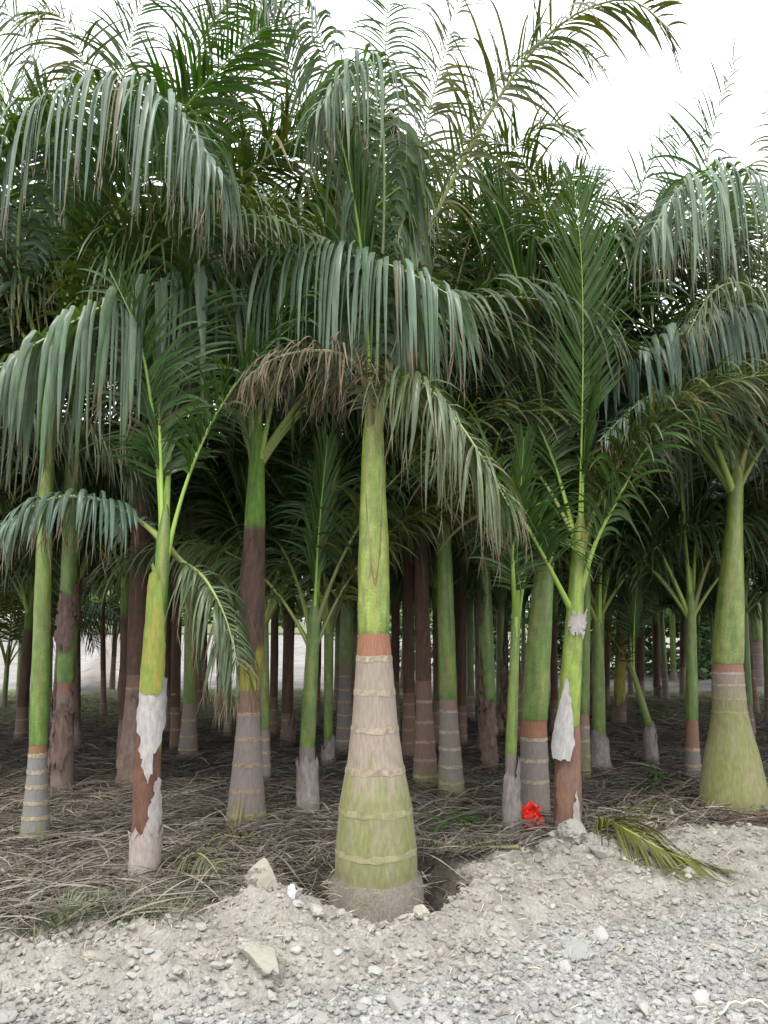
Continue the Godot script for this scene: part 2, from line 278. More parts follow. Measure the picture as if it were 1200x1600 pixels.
func pick(xs: Array, ys: Array, x: float) -> float:
	if x <= xs[0]:
		return ys[0]
	for i in range(1, xs.size()):
		if x <= xs[i]:
			return lerpf(ys[i - 1], ys[i], (x - xs[i - 1]) / (xs[i] - xs[i - 1]))
	return ys[-1]

func image_of(w: int, h: int, f: Callable) -> Image:
	var im := Image.create(w, h, false, Image.FORMAT_RGB8)
	for y in h:
		for x in w:
			im.set_pixel(x, y, f.call(x, y))
	return im

func grey(g: float) -> Color:
	g = clampf(g, 0.0, 1.0)
	return Color(g, g, g)

func mat(tex: Texture2D, rough: float, relief: Texture2D = null, strength := 1.0) -> StandardMaterial3D:
	var m := StandardMaterial3D.new()
	m.vertex_color_use_as_albedo = true
	m.albedo_color = Color.WHITE
	if tex:
		m.albedo_texture = tex
	m.roughness = rough
	m.cull_mode = BaseMaterial3D.CULL_DISABLED
	if relief:
		m.normal_enabled = true
		m.normal_texture = relief
		m.normal_scale = strength
	return m

func materials() -> void:
	var na := FastNoiseLite.new()
	na.seed = 5; na.frequency = 1.0; na.fractal_octaves = 3
	# leaf blade: veins along the blade, dust flecks
	var r2 := RandomNumberGenerator.new()
	r2.seed = 77
	var fleck := {}
	for i in 150:
		var fx := r2.randi_range(1, 62); var fy := r2.randi_range(0, 511)
		var l := r2.randi_range(1, 6)
		for k in l:
			fleck[Vector2i(fx, (fy + k) % 512)] = 1
			if r2.randf() < 0.35:
				fleck[Vector2i(fx + 1, (fy + k) % 512)] = 1
	var leaf_im := image_of(64, 512, func(x, y):
		var vein := 0.06 * sin(x * 1.25) + 0.05 * na.get_noise_2d(x * 0.6, y * 0.01)
		var g := 0.70 + vein + 0.16 * na.get_noise_2d(x * 0.05 + 40.0, y * 0.012)
		if abs(x - 32) < 2:
			g += 0.08
		if fleck.has(Vector2i(x, y)):
			g = 0.98
		return grey(g))
	var leaf_tex := ImageTexture.create_from_image(leaf_im)
	M.leaf = mat(leaf_tex, 0.36)
	M.leaf.backlight_enabled = true
	M.leaf.backlight = Color(0.68, 0.76, 0.14)
	M.dry = mat(leaf_tex, 0.75)
	M.dry.backlight_enabled = true
	M.dry.backlight = Color(0.30, 0.25, 0.16)
	M.stalk = mat(null, 0.45)
	# bark: fine upright fibres and blotches
	var bark_im := image_of(512, 512, func(x, y):
		var f: float = na.get_noise_2d(x * 0.55, y * 0.018)
		var f2: float = na.get_noise_2d(x * 0.16 + 90.0, y * 0.012)
		var b: float = na.get_noise_2d(x * 0.018, y * 0.022 + 33.0)
		var fine: float = na.get_noise_2d(x * 0.9, y * 0.35)
		return grey(0.84 + 0.13 * f + 0.05 * f2 + 0.09 * b + 0.14 * fine))
	var bark_tex := ImageTexture.create_from_image(bark_im)
	var bark_n := bark_im.duplicate() as Image
	bark_n.bump_map_to_normal_map(1.6)
	var bark_nt := ImageTexture.create_from_image(bark_n)
	M.wood = mat(bark_tex, 0.82, bark_nt, 0.7)
	M.husk = mat(bark_tex, 0.80, bark_nt, 1.1)
	M.husk.backlight_enabled = true
	M.husk.backlight = Color(0.2, 0.17, 0.13)
	var shaft_im := image_of(256, 512, func(x, y):
		var f: float = na.get_noise_2d(x * 0.30, y * 0.008)
		var b: float = na.get_noise_2d(x * 0.02 + 11.0, y * 0.014)
		var fine: float = na.get_noise_2d(x * 0.8, y * 0.5)
		var g: float = 0.84 + 0.10 * f + 0.14 * b + 0.05 * fine
		if na.get_noise_2d(x * 0.30 + 300.0, y * 0.22) > 0.40:
			g *= 0.55
		return grey(g))
	M.shaft = mat(ImageTexture.create_from_image(shaft_im), 0.40)
	# earth
	var soil_im := image_of(512, 512, func(x, y):
		var a: float = x / 512.0 * TAU
		var b: float = y / 512.0 * TAU
		var p := Vector3(cos(a), sin(a), cos(b)) * 3.0
		var g: float = 0.80 + 0.22 * na.get_noise_3d(p.x * 3.0 + sin(b) * 9.0, p.y * 3.0, p.z * 3.0)
		g += 0.20 * na.get_noise_2d(x * 0.35, y * 0.35) + 0.10 * na.get_noise_2d(x * 0.9, y * 0.9)
		return grey(g))
	var soil_tex := ImageTexture.create_from_image(soil_im)
	var soil_n := soil_im.duplicate() as Image
	soil_n.bump_map_to_normal_map(3.0)
	var soil_nt := ImageTexture.create_from_image(soil_n)
	M.soil = mat(soil_tex, 0.95, soil_nt, 1.0)
	M.soil.uv1_triplanar = true
	M.soil.uv1_world_triplanar = true
	M.soil.uv1_scale = Vector3(1.1, 1.1, 1.1)
	M.stone = mat(soil_tex, 0.95, soil_nt, 0.8)
	M.stone.uv1_triplanar = true
	M.stone.uv1_scale = Vector3(2.5, 2.5, 2.5)
	M.plain = mat(null, 0.8)
	M.blade = mat(null, 0.55)
	M.blade.backlight_enabled = true
	M.blade.backlight = Color(0.5, 0.6, 0.15)
	M.red = mat(null, 0.38)
	M.red.backlight_enabled = true
	M.red.backlight = Color(0.5, 0.06, 0.03)

# ---------------------------------------------------------------- the ground

const EDGE_X := [-3.0, -1.87, -0.96, -0.5, 0.39, 1.53, 2.82, 4.5]
const EDGE_D := [3.95, 4.0, 4.15, 4.4, 4.98, 5.5, 5.9, 6.2]
const ROAD_X := [-3.0, -0.6, 0.3, 1.44, 3.2]
const ROAD_D := [3.45, 3.5, 3.9, 4.6, 5.1]

func edge_at(x: float) -> float:
	return pick(EDGE_X, EDGE_D, x) + 0.10 * nz.get_noise_2d(x * 2.1, 5.0)

func bare(x: float, z: float) -> float:   # 1 on bare earth and track, 0 under the litter
	return 1.0 - smoothstep(-0.10, 0.10, -z - edge_at(x) + 0.08 * nz.get_noise_2d(x * 9.0, z * 9.0))

func hill(x: float, z: float, cx: float, cd: float, sx: float, sz: float, h: float) -> float:
	var a := (x - cx) / sx; var b := (-z - cd) / sz
	return h * exp(-a * a - b * b)

func height(x: float, z: float) -> float:
	var d := -z
	if d > 24.0 or d < -4.0 or absf(x) > 20.0:
		return -0.02
	var r := pick(ROAD_X, ROAD_D, x) + 0.10 * nz.get_noise_2d(x * 1.7, 50.0)
	var h := lerpf(-0.075, 0.0, smoothstep(r - 0.06, r + 0.16, d))
	h += hill(x, z, -0.62, 4.12, 0.22, 0.16, 0.12)
	h += hill(x, z, -0.35, 4.02, 0.30, 0.14, 0.04)
	h += hill(x, z, -1.15, 4.02, 0.35, 0.18, 0.045)
	h += hill(x, z, 0.50, 4.45, 0.26, 0.20, 0.06)
	h += hill(x, z, 1.25, 5.25, 0.30, 0.20, 0.10)
	h -= hill(x, z, 0.0, 4.12, 0.30, 0.14, 0.03)
	h += hill(x, z, -0.55, 5.6, 0.5, 0.35, 0.06)
	h += hill(x, z, 2.1, 5.6, 0.5, 0.25, 0.05)
	# the hole dug round the front palm
	var q := Vector2(x + 0.044, d - 4.712)
	var rr := q.length() + 0.05 * nz.get_noise_2d(x * 5.0, z * 5.0)
	h -= 0.32 * (1.0 - smoothstep(0.40, 0.60, rr))
	var b := bare(x, z)
	var rough := lerpf(0.018, 0.055, b * smoothstep(r - 0.1, r + 0.2, d))
	h += rough * nz.get_noise_2d(x * 3.0, z * 3.0)
	h += lerpf(0.008, 0.026, b) * nz.get_noise_2d(x * 12.0 + 7.0, z * 12.0)
	if d < 8.0 and absf(x) < 4.0:
		h += lerpf(0.004, 0.009, b) * nz.get_noise_2d(x * 38.0, z * 38.0)
		h += 0.022 * b * (0.5 - nz2.get_noise_2d(x * 7.0, z * 7.0)) * smoothstep(r - 0.2, r + 0.2, d)
	return h

func steps(from: float, to: float, fine: float, lo: float, hi: float) -> PackedFloat32Array:
	var a := PackedFloat32Array()
	var x := from
	var left := []
	while x > lo:
		x -= fine * (1.0 + (from - x) * 0.9)
		left.append(x)
	left.reverse()
	for q in left:
		a.append(q)
	x = from
	while x < to:
		a.append(x)
		x += fine
	while x < hi:
		a.append(x)
		x += fine * (1.0 + (x - to) * 0.9)
	a.append(hi)
	return a

func ground() -> void:
	var xs := steps(-2.7, 3.2, 0.026, -420.0, 420.0)
	var zs := steps(-6.2, -2.6, 0.026, -460.0, 30.0)
	var b := MB.new()
	var nx := xs.size()
	for z in zs:
		for x in xs:
			var h := height(x, z)
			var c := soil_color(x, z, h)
			var e := 0.02
			var n := Vector3.UP
			if z > -26.0 and absf(x) < 22.0:
				n = Vector3(h - height(x + e, z), e, h - height(x, z + e)).normalized()
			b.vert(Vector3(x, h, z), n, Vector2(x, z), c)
	for j in zs.size() - 1:
		for i in nx - 1:
			var a := j * nx + i
			b.quad(a, a + 1, a + 1 + nx, a + nx)
	var o := part("ground", b.put(ArrayMesh.new(), M.soil), self)
	o.set_meta("kind", "structure")
	o.set_meta("label", "dusty grey earth of the track and the littered palm grove floor")

func soil_color(x: float, z: float, h: float) -> Color:
	var d := -z
	var k := nz.get_noise_2d(x * 1.3, z * 1.3)
	var road := mixc(Color(0.45, 0.445, 0.425), Color(0.37, 0.36, 0.34), 0.5 + k)
	var bank := mixc(Color(0.46, 0.43, 0.38), Color(0.35, 0.32, 0.28), 0.5 + nz.get_noise_2d(x * 4.0, z * 4.0))
	var r := pick(ROAD_X, ROAD_D, x)
	var c := mixc(road, bank, smoothstep(r - 0.3, r + 0.1, d + 0.2 * k))
	var hole_earth := Color(0.20, 0.17, 0.135)  # deeper brown tone for the ground inside the dug hole
	c = mixc(c, hole_earth, smoothstep(0.60, 0.46, Vector2(x + 0.044, d - 4.712).length() + 0.06 * k))
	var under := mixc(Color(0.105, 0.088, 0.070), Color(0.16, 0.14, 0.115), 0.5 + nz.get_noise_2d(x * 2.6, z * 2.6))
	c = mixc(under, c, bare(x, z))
	if d > 9.0:
		var g := mixc(Color(0.17, 0.155, 0.085), Color(0.25, 0.225, 0.15), 0.5 + nz.get_noise_2d(x * 0.9, z * 0.9))
		c = mixc(c, g, smoothstep(10.0, 13.0, d + 1.5 * k))
	if d > 60.0:
		c = Color(0.14, 0.18, 0.06)
	return c

func bund_at(x: float, z: float) -> float:
	return absf(x + 5.9 + (-16.0 - z) * 0.33 + 0.25 * nz.get_noise_2d(x * 0.8, z * 0.8))

func field_height(x: float, z: float) -> float:
	var fur := 0.035 * absf(sin(z * 0.75 + 0.8 * nz.get_noise_2d(x * 0.15, z * 0.1)))
	var h := 0.02 + fur + 0.05 * nz.get_noise_2d(x * 0.9, z * 1.6) + 0.03 * nz.get_noise_2d(x * 3.0, z * 3.0)
	h += 0.14 * smoothstep(0.55, 0.0, bund_at(x, z))
	return h - 0.12 * smoothstep(-17.0, -15.6, z)

func field() -> void:
	# the pale field behind: cloddy earth, low furrows, a raised bund with a bare strip on each side
	var b := MB.new()
	var zs := PackedFloat32Array()
	var z := -15.4
	while z > -74.0:
		zs.append(z)
		z -= 0.12 + 0.008 * (-15.4 - z)
	var xs := PackedFloat32Array()
	for i in 300:
		xs.append(-62.0 + i * 0.30)
	var nx := xs.size()
	for zz in zs:
		for x in xs:
			var h := field_height(x, zz)
			var c := mixc(Color(0.40, 0.375, 0.355), Color(0.25, 0.23, 0.215), 0.5 + 0.9 * nz.get_noise_2d(x * 0.25, zz * 0.9) + 0.7 * nz.get_noise_2d(x * 2.5, zz * 2.5))
			var near := bund_at(x, zz)
			if near < 0.5:
				c = mixc(Color(0.23, 0.20, 0.175), Color(0.31, 0.28, 0.25), 0.5 + nz.get_noise_2d(x * 3.0, zz * 3.0))
			elif near < 1.0:
				c = mixc(c, Color(0.43, 0.415, 0.395), 0.7)
			var n := Vector3(h - field_height(x + 0.15, zz), 0.15, h - field_height(x, zz + 0.15)).normalized()
			b.vert(Vector3(x, h, zz), n, Vector2(x, zz), c)
	for j in zs.size() - 1:
		for i in nx - 1:
			var a := j * nx + i
			b.quad(a, a + 1, a + 1 + nx, a + nx)
	var o := part("field", b.put(ArrayMesh.new(), M.soil), self)
	o.set_meta("kind", "structure")
	o.set_meta("label", "pale bare field with low furrows and a raised bund behind the grove")

# ---------------------------------------------------------------- leaf blades and fronds

const SEED := 37
const DOWN := Vector3(0, -1, 0)

func blade(b: MB, o: Vector3, d0: Vector3, wd: Vector3, length: float, w: float, grav: float, twist: float, col: Color, tip: Color, tipfrac: float, segs: int, curl: float, floor_y := -99.0, threads := 0) -> void:
	var p := o
	var d := d0.normalized()
	var ds := length / segs
	var v0 := rnd(0.0, 4.0)
	var side0 := (wd - d * wd.dot(d)).normalized()
	var flip := 1.0
	if side0.cross(d).y < 0.0:
		flip = -1.0
	var cv := Vector3(rnd(-1, 1), rnd(-0.3, 0.3), rnd(-1, 1)) * curl
	var last := -1
	for i in segs + 1:
		var s := float(i) / segs
		var ww := w * minf(1.0, 0.45 + 3.2 * s) * maxf(0.07, pow(1.0 - pow(s, 2.2), 0.8))
		var side := (wd - d * wd.dot(d)).normalized() * flip
		side = side.rotated(d, twist * s)
		var n := side.cross(d).normalized()
		var cc := mixc(col, tip, smoothstep(1.0 - tipfrac - 0.06, 1.0 - tipfrac + 0.06, s) if tipfrac > 0.0 else 0.0)
		var m := p + n * ww * 0.16
		var a := b.vert(p - side * ww * 0.5, (n - side * 0.35).normalized(), Vector2(0.02, v0 + s * 0.9), cc)
		b.vert(m, n, Vector2(0.5, v0 + s * 0.9), cc)
		b.vert(p + side * ww * 0.5, (n + side * 0.35).normalized(), Vector2(0.98, v0 + s * 0.9), cc)
		if last >= 0:
			b.quad(last, last + 1, a + 1, a)
			b.quad(last + 1, last + 2, a + 2, a + 1)
		last = a
		p += d * ds
		if p.y < floor_y:
			p.y = floor_y + rnd(0.0, 0.02)
			d.y = maxf(d.y, 0.0)
			d = (d + Vector3(0, 0.02, 0)).normalized()
		else:
			d = (d + DOWN * grav * ds * (1.0 - absf(d.y) * 0.4) + cv * ds * (0.3 + 2.2 * s * s)).normalized()
	for k in threads:   # torn ends
		blade(b, p - d * ds * rnd(0.9, 2.0), d + Vector3(rnd(-1, 1), 0, rnd(-1, 1)) * 0.25, wd, rnd(0.06, 0.20), 0.005, 3.0, rnd(-2, 2), shade(tip, rnd(0.6, 1.1)), tip, 0.0, 5, 6.0)

func tube(b: MB, pts: Array, radii: Array, cols: Array, sides := 7, flat := 1.0) -> void:
	var ref := Vector3.UP
	var last := -1
	var n := pts.size()
	for i in n:
		var t: Vector3 = (pts[mini(i + 1, n - 1)] - pts[maxi(i - 1, 0)]).normalized()
		if absf(t.dot(ref)) > 0.95:
			ref = Vector3.RIGHT if absf(t.x) < 0.8 else Vector3.FORWARD
		var u := t.cross(ref).normalized()
		var w := u.cross(t).normalized()
		ref = w
		var first := b.v.size()
		for k in sides + 1:
			var a := TAU * k / sides
			var nn := u * cos(a) + w * sin(a)
			b.vert(pts[i] + u * cos(a) * radii[i] + w * sin(a) * radii[i] * flat, nn, Vector2(float(k) / sides, i * 0.3), cols[i])
		if last >= 0:
			for k in sides:
				b.quad(last + k, last + k + 1, first + k + 1, first + k)
		last = first

func spline(pts: Array, m: int) -> Array:
	var out := []
	var n := pts.size()
	for i in n - 1:
		var p0: Vector3 = pts[maxi(i - 1, 0)]
		var p1: Vector3 = pts[i]
		var p2: Vector3 = pts[i + 1]
		var p3: Vector3 = pts[mini(i + 2, n - 1)]
		for k in m:
			out.append(p1.cubic_interpolate(p2, p0, p3, float(k) / m))
	out.append(pts[-1])
	# even spacing
	var total := 0.0
	for i in out.size() - 1:
		total += out[i].distance_to(out[i + 1])
	var ev := [out[0]]
	var want := total / 32.0
	var acc := 0.0
	for i in out.size() - 1:
		var a: Vector3 = out[i]
		var bb: Vector3 = out[i + 1]
		var l := a.distance_to(bb)
		while acc + l >= want * ev.size() - 1e-5 and ev.size() < 32:
			ev.append(a.lerp(bb, clampf((want * ev.size() - acc) / maxf(l, 1e-6), 0.0, 1.0)))
		acc += l
	ev.append(out[-1])
	return ev

# looks: leaf greens (linear base colours), how stiff, how dry
const LOOK := {
	"spear": {"wide": 0.028, "cols": [Color(0.10, 0.24, 0.045), Color(0.14, 0.28, 0.06)], "grav": 0.5, "up": 0.45, "fwd": 1.7, "dry": 0.0, "tip": 0.02, "stalk": Color(0.28, 0.42, 0.07), "from": 0.30, "curl": 0.2, "mess": 0.35},
	"young": {"wide": 0.033, "cols": [Color(0.085, 0.20, 0.055), Color(0.13, 0.25, 0.07)], "grav": 2.6, "up": 0.35, "fwd": 0.85, "dry": 0.03, "tip": 0.04, "stalk": Color(0.26, 0.38, 0.07), "from": 0.24, "curl": 0.5, "mess": 0.65},
	"high": {"wide": 0.034, "cols": [Color(0.10, 0.19, 0.065), Color(0.18, 0.21, 0.05)], "grav": 3.2, "up": 0.25, "fwd": 0.7, "dry": 0.10, "tip": 0.09, "stalk": Color(0.17, 0.17, 0.06), "from": 0.16, "curl": 0.9, "mess": 0.75},
	"old": {"wide": 0.042, "cols": [Color(0.215, 0.355, 0.27), Color(0.24, 0.355, 0.205)], "grav": 12.0, "up": 0.30, "fwd": 0.50, "dry": 0.05, "tip": 0.08, "stalk": Color(0.24, 0.28, 0.08), "from": 0.18, "curl": 0.6, "mess": 0.55},
	"dry": {"wide": 0.024, "cols": [Color(0.20, 0.185, 0.105), Color(0.155, 0.19, 0.095)], "grav": 7.5, "up": 0.1, "fwd": 0.5, "dry": 0.45, "tip": 0.35, "stalk": Color(0.22, 0.19, 0.08), "from": 0.16, "curl": 1.8, "mess": 0.7},
	"bud": {"wide": 0.030, "cols": [Color(0.10, 0.24, 0.045), Color(0.14, 0.28, 0.06)], "grav": 0.7, "up": 0.2, "fwd": 3.4, "dry": 0.0, "tip": 0.02, "stalk": Color(0.28, 0.42, 0.07), "from": 0.28, "curl": 0.5, "mess": 0.7},
	"worn": {"wide": 0.033, "cols": [Color(0.20, 0.29, 0.14), Color(0.225, 0.29, 0.12)], "grav": 10.0, "up": 0.2, "fwd": 0.6, "dry": 0.12, "tip": 0.12, "stalk": Color(0.24, 0.26, 0.09), "from": 0.18, "curl": 1.1, "mess": 0.8},
	"mature": {"wide": 0.031, "cols": [Color(0.105, 0.20, 0.085), Color(0.165, 0.245, 0.085)], "grav": 5.0, "up": 0.30, "fwd": 0.65, "dry": 0.06, "tip": 0.08, "stalk": Color(0.22, 0.26, 0.07), "from": 0.18, "curl": 0.8, "mess": 0.8},
	"cut": {"wide": 0.022, "cols": [Color(0.26, 0.30, 0.07), Color(0.32, 0.32, 0.08)], "grav": 3.0, "up": 0.25, "fwd": 2.0, "dry": 0.15, "tip": 0.1, "stalk": Color(0.36, 0.38, 0.10), "from": 0.05, "curl": 0.5, "mess": 0.4},
}
const TAN := Color(0.285, 0.215, 0.115)

# One frond along a rachis curve. Each blade is handed to a builder: the frond's own mesh, or a mesh per blade.
func frond(pts: Array, kind: String, ll: float, pairs: int, r0: float, segs: int, singles: Node = null, floor_y := -99.0) -> Array:
	var lk: Dictionary = LOOK[kind]
	var rb := MB.new()
	var radii := []
	var cols := []
	for i in pts.size():
		var t := float(i) / (pts.size() - 1)
		radii.append(r0 * (1.0 - 0.86 * t) * (1.0 + 0.7 * exp(-t * 14.0)))
		cols.append(mixc(lk.stalk, shade(lk.cols[1], 1.25), t * 0.7 + 0.12 * nz.get_noise_1d(t * 9.0)))
	tube(rb, pts, radii, cols, 7, 0.75)
	var lb := MB.new()
	var meshes := []
	var base: Color = mixc(lk.cols[0], lk.cols[1], rng.randf())
	var n := pts.size() - 1
	var fs := rnd(0.0, 300.0)
	for k in pairs:
		var t: float = lk.from + (0.995 - lk.from) * (k + rnd(-0.25, 0.25) + 0.4) / pairs
		var f := clampf(t, 0.0, 0.999) * n
		var i := int(f)
		var o: Vector3 = pts[i].lerp(pts[i + 1], f - i)
		var tg: Vector3 = (pts[mini(i + 2, n)] - pts[maxi(i - 1, 0)]).normalized()
		var sd := tg.cross(Vector3.UP)
		if sd.length() < 0.15:
			sd = Vector3(pts[n].z - pts[0].z, 0, -(pts[n].x - pts[0].x))
		sd = sd.normalized()
		var up := sd.cross(tg).normalized()
		var u: float = (t - lk.from) / (1.0 - lk.from)
		var prof := (0.55 + 0.45 * minf(1.0, u * 4.0)) * (1.0 - 0.60 * pow(u, 4.0))
		for s in [-1.0, 1.0]:
			if rng.randf() < 0.03 or nz.get_noise_2d(t * 11.0 + fs, s * 7.0) > 0.42:
				continue
			var gap := 1.0 + 0.35 * nz.get_noise_2d(t * 16.0 + fs, s * 3.0 + 50.0)
			var d0: Vector3 = sd * s + tg * (lk.fwd * (0.75 + 0.9 * u) + rnd(-0.12, 0.12)) + up * (lk.up + rnd(-1.0, 1.0) * lk.mess)
			var c := shade(base, rnd(0.75, 1.3))
			c = mixc(c, Color(0.17, 0.18, 0.05), 0.35 * rng.randf() * rng.randf())
			if kind == "high" and rng.randf() < 0.16:
				c = mixc(c, Color(0.34, 0.27, 0.05), rnd(0.3, 0.9))
			if rng.randf() < lk.dry * 0.5:
				c = mixc(c, TAN, rnd(0.35, 0.9))
			var tf: float = lk.tip * rnd(0.0, 2.2)
			var lb2 := lb
			if singles:
				lb2 = MB.new()
			var bl: float = ll * prof * gap * rnd(0.78, 1.12)
			var bw: float = lk.wide * rnd(0.7, 1.15) * (1.0 - 0.5 * u * u) * (ll / 0.6) ** 0.5
			var split := 2 if rng.randf() < 0.22 else 1     # blades torn along the midrib
			for h in split:
				var dd := d0 + tg * (0.0 if split == 1 else (h - 0.5) * 0.22)
				blade(lb2, o + sd * s * r0 * 0.35, dd, tg, bl * (1.0 if h == 0 else rnd(0.6, 0.95)), bw / split, lk.grav * rnd(0.65, 1.35), rnd(-0.9, 0.9), c, shade(TAN, rnd(0.7, 1.2)), tf, segs, lk.curl * rnd(0.3, 1.2), floor_y, (rng.randi() % 4) if segs == 8 and kind in ["old", "dry", "worn"] else 0)
			if singles:
				meshes.append(lb2)
	var lm: Material = M.dry if kind == "dry" else M.leaf
	var mesh := ArrayMesh.new()
	rb.put(mesh, M.stalk)
	if not singles:
		lb.put(mesh, lm)
	return [mesh, meshes, lm]

func arc(length: float, elev: float, droop: float, swing: float) -> Array:
	var out := [Vector3.ZERO]
	var p := Vector3.ZERO
	var n := 32
	for i in n:
		var t := (i + 0.5) / n
		var a := deg_to_rad(elev - droop * pow(t, 1.5))
		var y := swing * t * t
		p += Vector3(cos(a) * cos(y), sin(a), cos(a) * sin(y)) * length / n
		out.append(p)
	return out

func make_fronds() -> void:
	var spec := {
		"spear": ["bud", 84, 22, 2.3, 0.55], "steep": ["young", 76, 56, 2.7, 0.66], "high": ["high", 70, 95, 2.9, 0.70],
		"mid": ["mature", 60, 112, 2.85, 0.74], "low": ["mature", 40, 112, 2.6, 0.72], "dry": ["worn", 18, 100, 1.9, 0.60], "grey": ["old", 52, 118, 2.7, 0.76],
	}
	for k in spec:
		FROND[k] = []
		var q: Array = spec[k]
		for i in 6:
			var pts := arc(q[3] * rnd(0.9, 1.1), q[1] + rnd(-6, 6), q[2] + rnd(-12, 12), rnd(-0.35, 0.35))
			FROND[k].append(frond(pts, q[0], q[4], 96, 0.022, 6)[0])

# ---------------------------------------------------------------- palms

func axis_x(p: Array, y: float) -> float:
	var w: Vector2 = p[3]
	var t: Vector2 = p[5]
	if y < w.y:
		return w.x * y / w.y
	return lerpf(w.x, t.x, (y - w.y) / (t.y - w.y))

# rows: [height, radius, colour]; a ring of vertices each, round the palm's own axis
func lathe(rows: Array, p: Array, sides: int, wob := 0.0, vs := 1.0) -> MB:
	var b := MB.new()
	var last := -1
	var sd := rnd(0, 90)
	for i in rows.size():
		var r: Array = rows[i]
		var dr := 0.0
		var i0 := maxi(i - 1, 0)
		var i1 := mini(i + 1, rows.size() - 1)
		if absf(rows[i1][0] - rows[i0][0]) > 1e-5:
			dr = (rows[i1][1] - rows[i0][1]) / (rows[i1][0] - rows[i0][0])
		var first := b.v.size()
		for k in sides + 1:
			var a := TAU * k / sides + PI
			var w := wob * nz.get_noise_3d(cos(a) * 1.5 + sd, sin(a) * 1.5, r[0] * 4.0)
			var rad: float = r[1] + w
			b.vert(Vector3(axis_x(p, r[0]) + sin(a) * rad, r[0], cos(a) * rad), Vector3(sin(a), -dr, cos(a)).normalized(), Vector2(float(k) / sides * vs, r[0] * 0.9 + sd), r[2])
		if last >= 0 and not (absf(rows[i][0] - rows[i - 1][0]) < 1e-5 and absf(rows[i][1] - rows[i - 1][1]) < 1e-5):
			for k in sides:
				b.quad(last + k, last + k + 1, first + k + 1, first + k)
		last = first
	return b

func wood_radius(p: Array, y: float) -> float:
	var t := clampf(1.0 - y / p[3].y, 0.0, 1.0)
	var k := pow(t, 1.35)
	if p[0] == "front":
		k = pick([0.0, 0.08, 0.21, 0.37, 0.52, 0.68, 0.83, 0.93, 1.0], [0.0, 0.07, 0.17, 0.29, 0.48, 0.79, 0.95, 1.0, 0.98], t)
	elif p[8] == "bottle":
		k = pick([0.0, 0.13, 0.31, 0.45, 0.61, 0.76, 0.86, 0.95, 1.0], [0.0, 0.05, 0.11, 0.31, 0.62, 0.85, 0.97, 1.0, 0.93], t)
	return lerpf(p[4], p[2], k)

func ring_band(p: Array, y: float, h: float, col: Color, sides: int) -> ArrayMesh:
	var b := MB.new()
	var sd := rnd(0, 50)
	var rows := [[-0.5, -0.004], [-0.5, 0.0022], [-0.1, 0.0040], [0.5, 0.0020], [0.5, -0.004]]
	var last := -1
	for i in rows.size():
		var first := b.v.size()
		for k in sides + 1:
			var a := TAU * k / sides + PI
			var wave := h * 0.32 * nz.get_noise_3d(cos(a) * 1.8 + sd, sin(a) * 1.8, rows[i][0] * 0.8)
			var fray := h * 0.16 * nz.get_noise_2d(a * 14.0, rows[i][0] * 30.0 + sd)
			var yy: float = y + rows[i][0] * h + wave + fray
			var rad: float = wood_radius(p, yy) + rows[i][1]
			var c := mixc(shade(col, 1.0 + 0.3 * nz.get_noise_2d(a * 5.0, sd)), shade(col, 0.62), smoothstep(0.0, 0.4, nz.get_noise_2d(a * 3.0 + 70.0, sd + rows[i][0])))
			b.vert(Vector3(axis_x(p, yy) + sin(a) * rad, yy, cos(a) * rad), Vector3(sin(a), 0.0, cos(a)), Vector2(float(k) / sides * 2.0, yy), c)
		if last >= 0:
			for k in sides:
				b.quad(last + k, last + k + 1, first + k + 1, first + k)
		last = first
	return b.put(ArrayMesh.new(), M.wood)

# a torn sheet of sheath or husk that wraps part of the stem
func sheet(p: Array, y0: float, y1: float, ac: float, ts: Array, hw: Array, off: Array, col: Color, col2: Color, rag: float, sag := 0.0) -> ArrayMesh:
	var b := MB.new()
	var nu := 12
	var nv := 22
	var sd := rnd(0, 99)
	var rad := func(y: float) -> float:
		if y < p[3].y:
			return wood_radius(p, y)
		return lerpf(p[4], p[6], clampf((y - p[3].y) / (p[5].y - p[3].y), 0.0, 1.0))
	for j in nv + 1:
		var t := float(j) / nv
		for i in nu + 1:
			var u := float(i) / nu * 2.0 - 1.0
			var a: float = ac + u * pick(ts, hw, t) + rag * 0.8 * nz.get_noise_2d(t * 6.0 + sd, signf(u) * 3.0) * absf(u)
			var y := lerpf(y0, y1, t) + rag * 0.35 * nz.get_noise_2d(a * 4.0 + sd, 1.0) * (1.0 if t > 0.5 else -1.0) * absf(t - 0.5)
			var r: float = rad.call(y) + pick(ts, off, t) + 0.004 + 0.006 * nz.get_noise_2d(a * 2.0 + sd, t * 5.0) + 0.02 * absf(u) * absf(u) * rag
			var c := mixc(col, col2, 0.5 + 1.1 * nz.get_noise_2d(a * 2.5 + sd, t * 3.0))
			b.vert(Vector3(axis_x(p, y) + sin(a) * r, y - sag * t, cos(a) * r), Vector3(sin(a), 0.1, cos(a)).normalized(), Vector2(a * 0.25 + sd, y), c)
	for j in nv:
		for i in nu:
			var k := j * (nu + 1) + i
			b.quad(k, k + 1, k + nu + 2, k + nu + 1)
	return b.put(ArrayMesh.new(), M.husk)

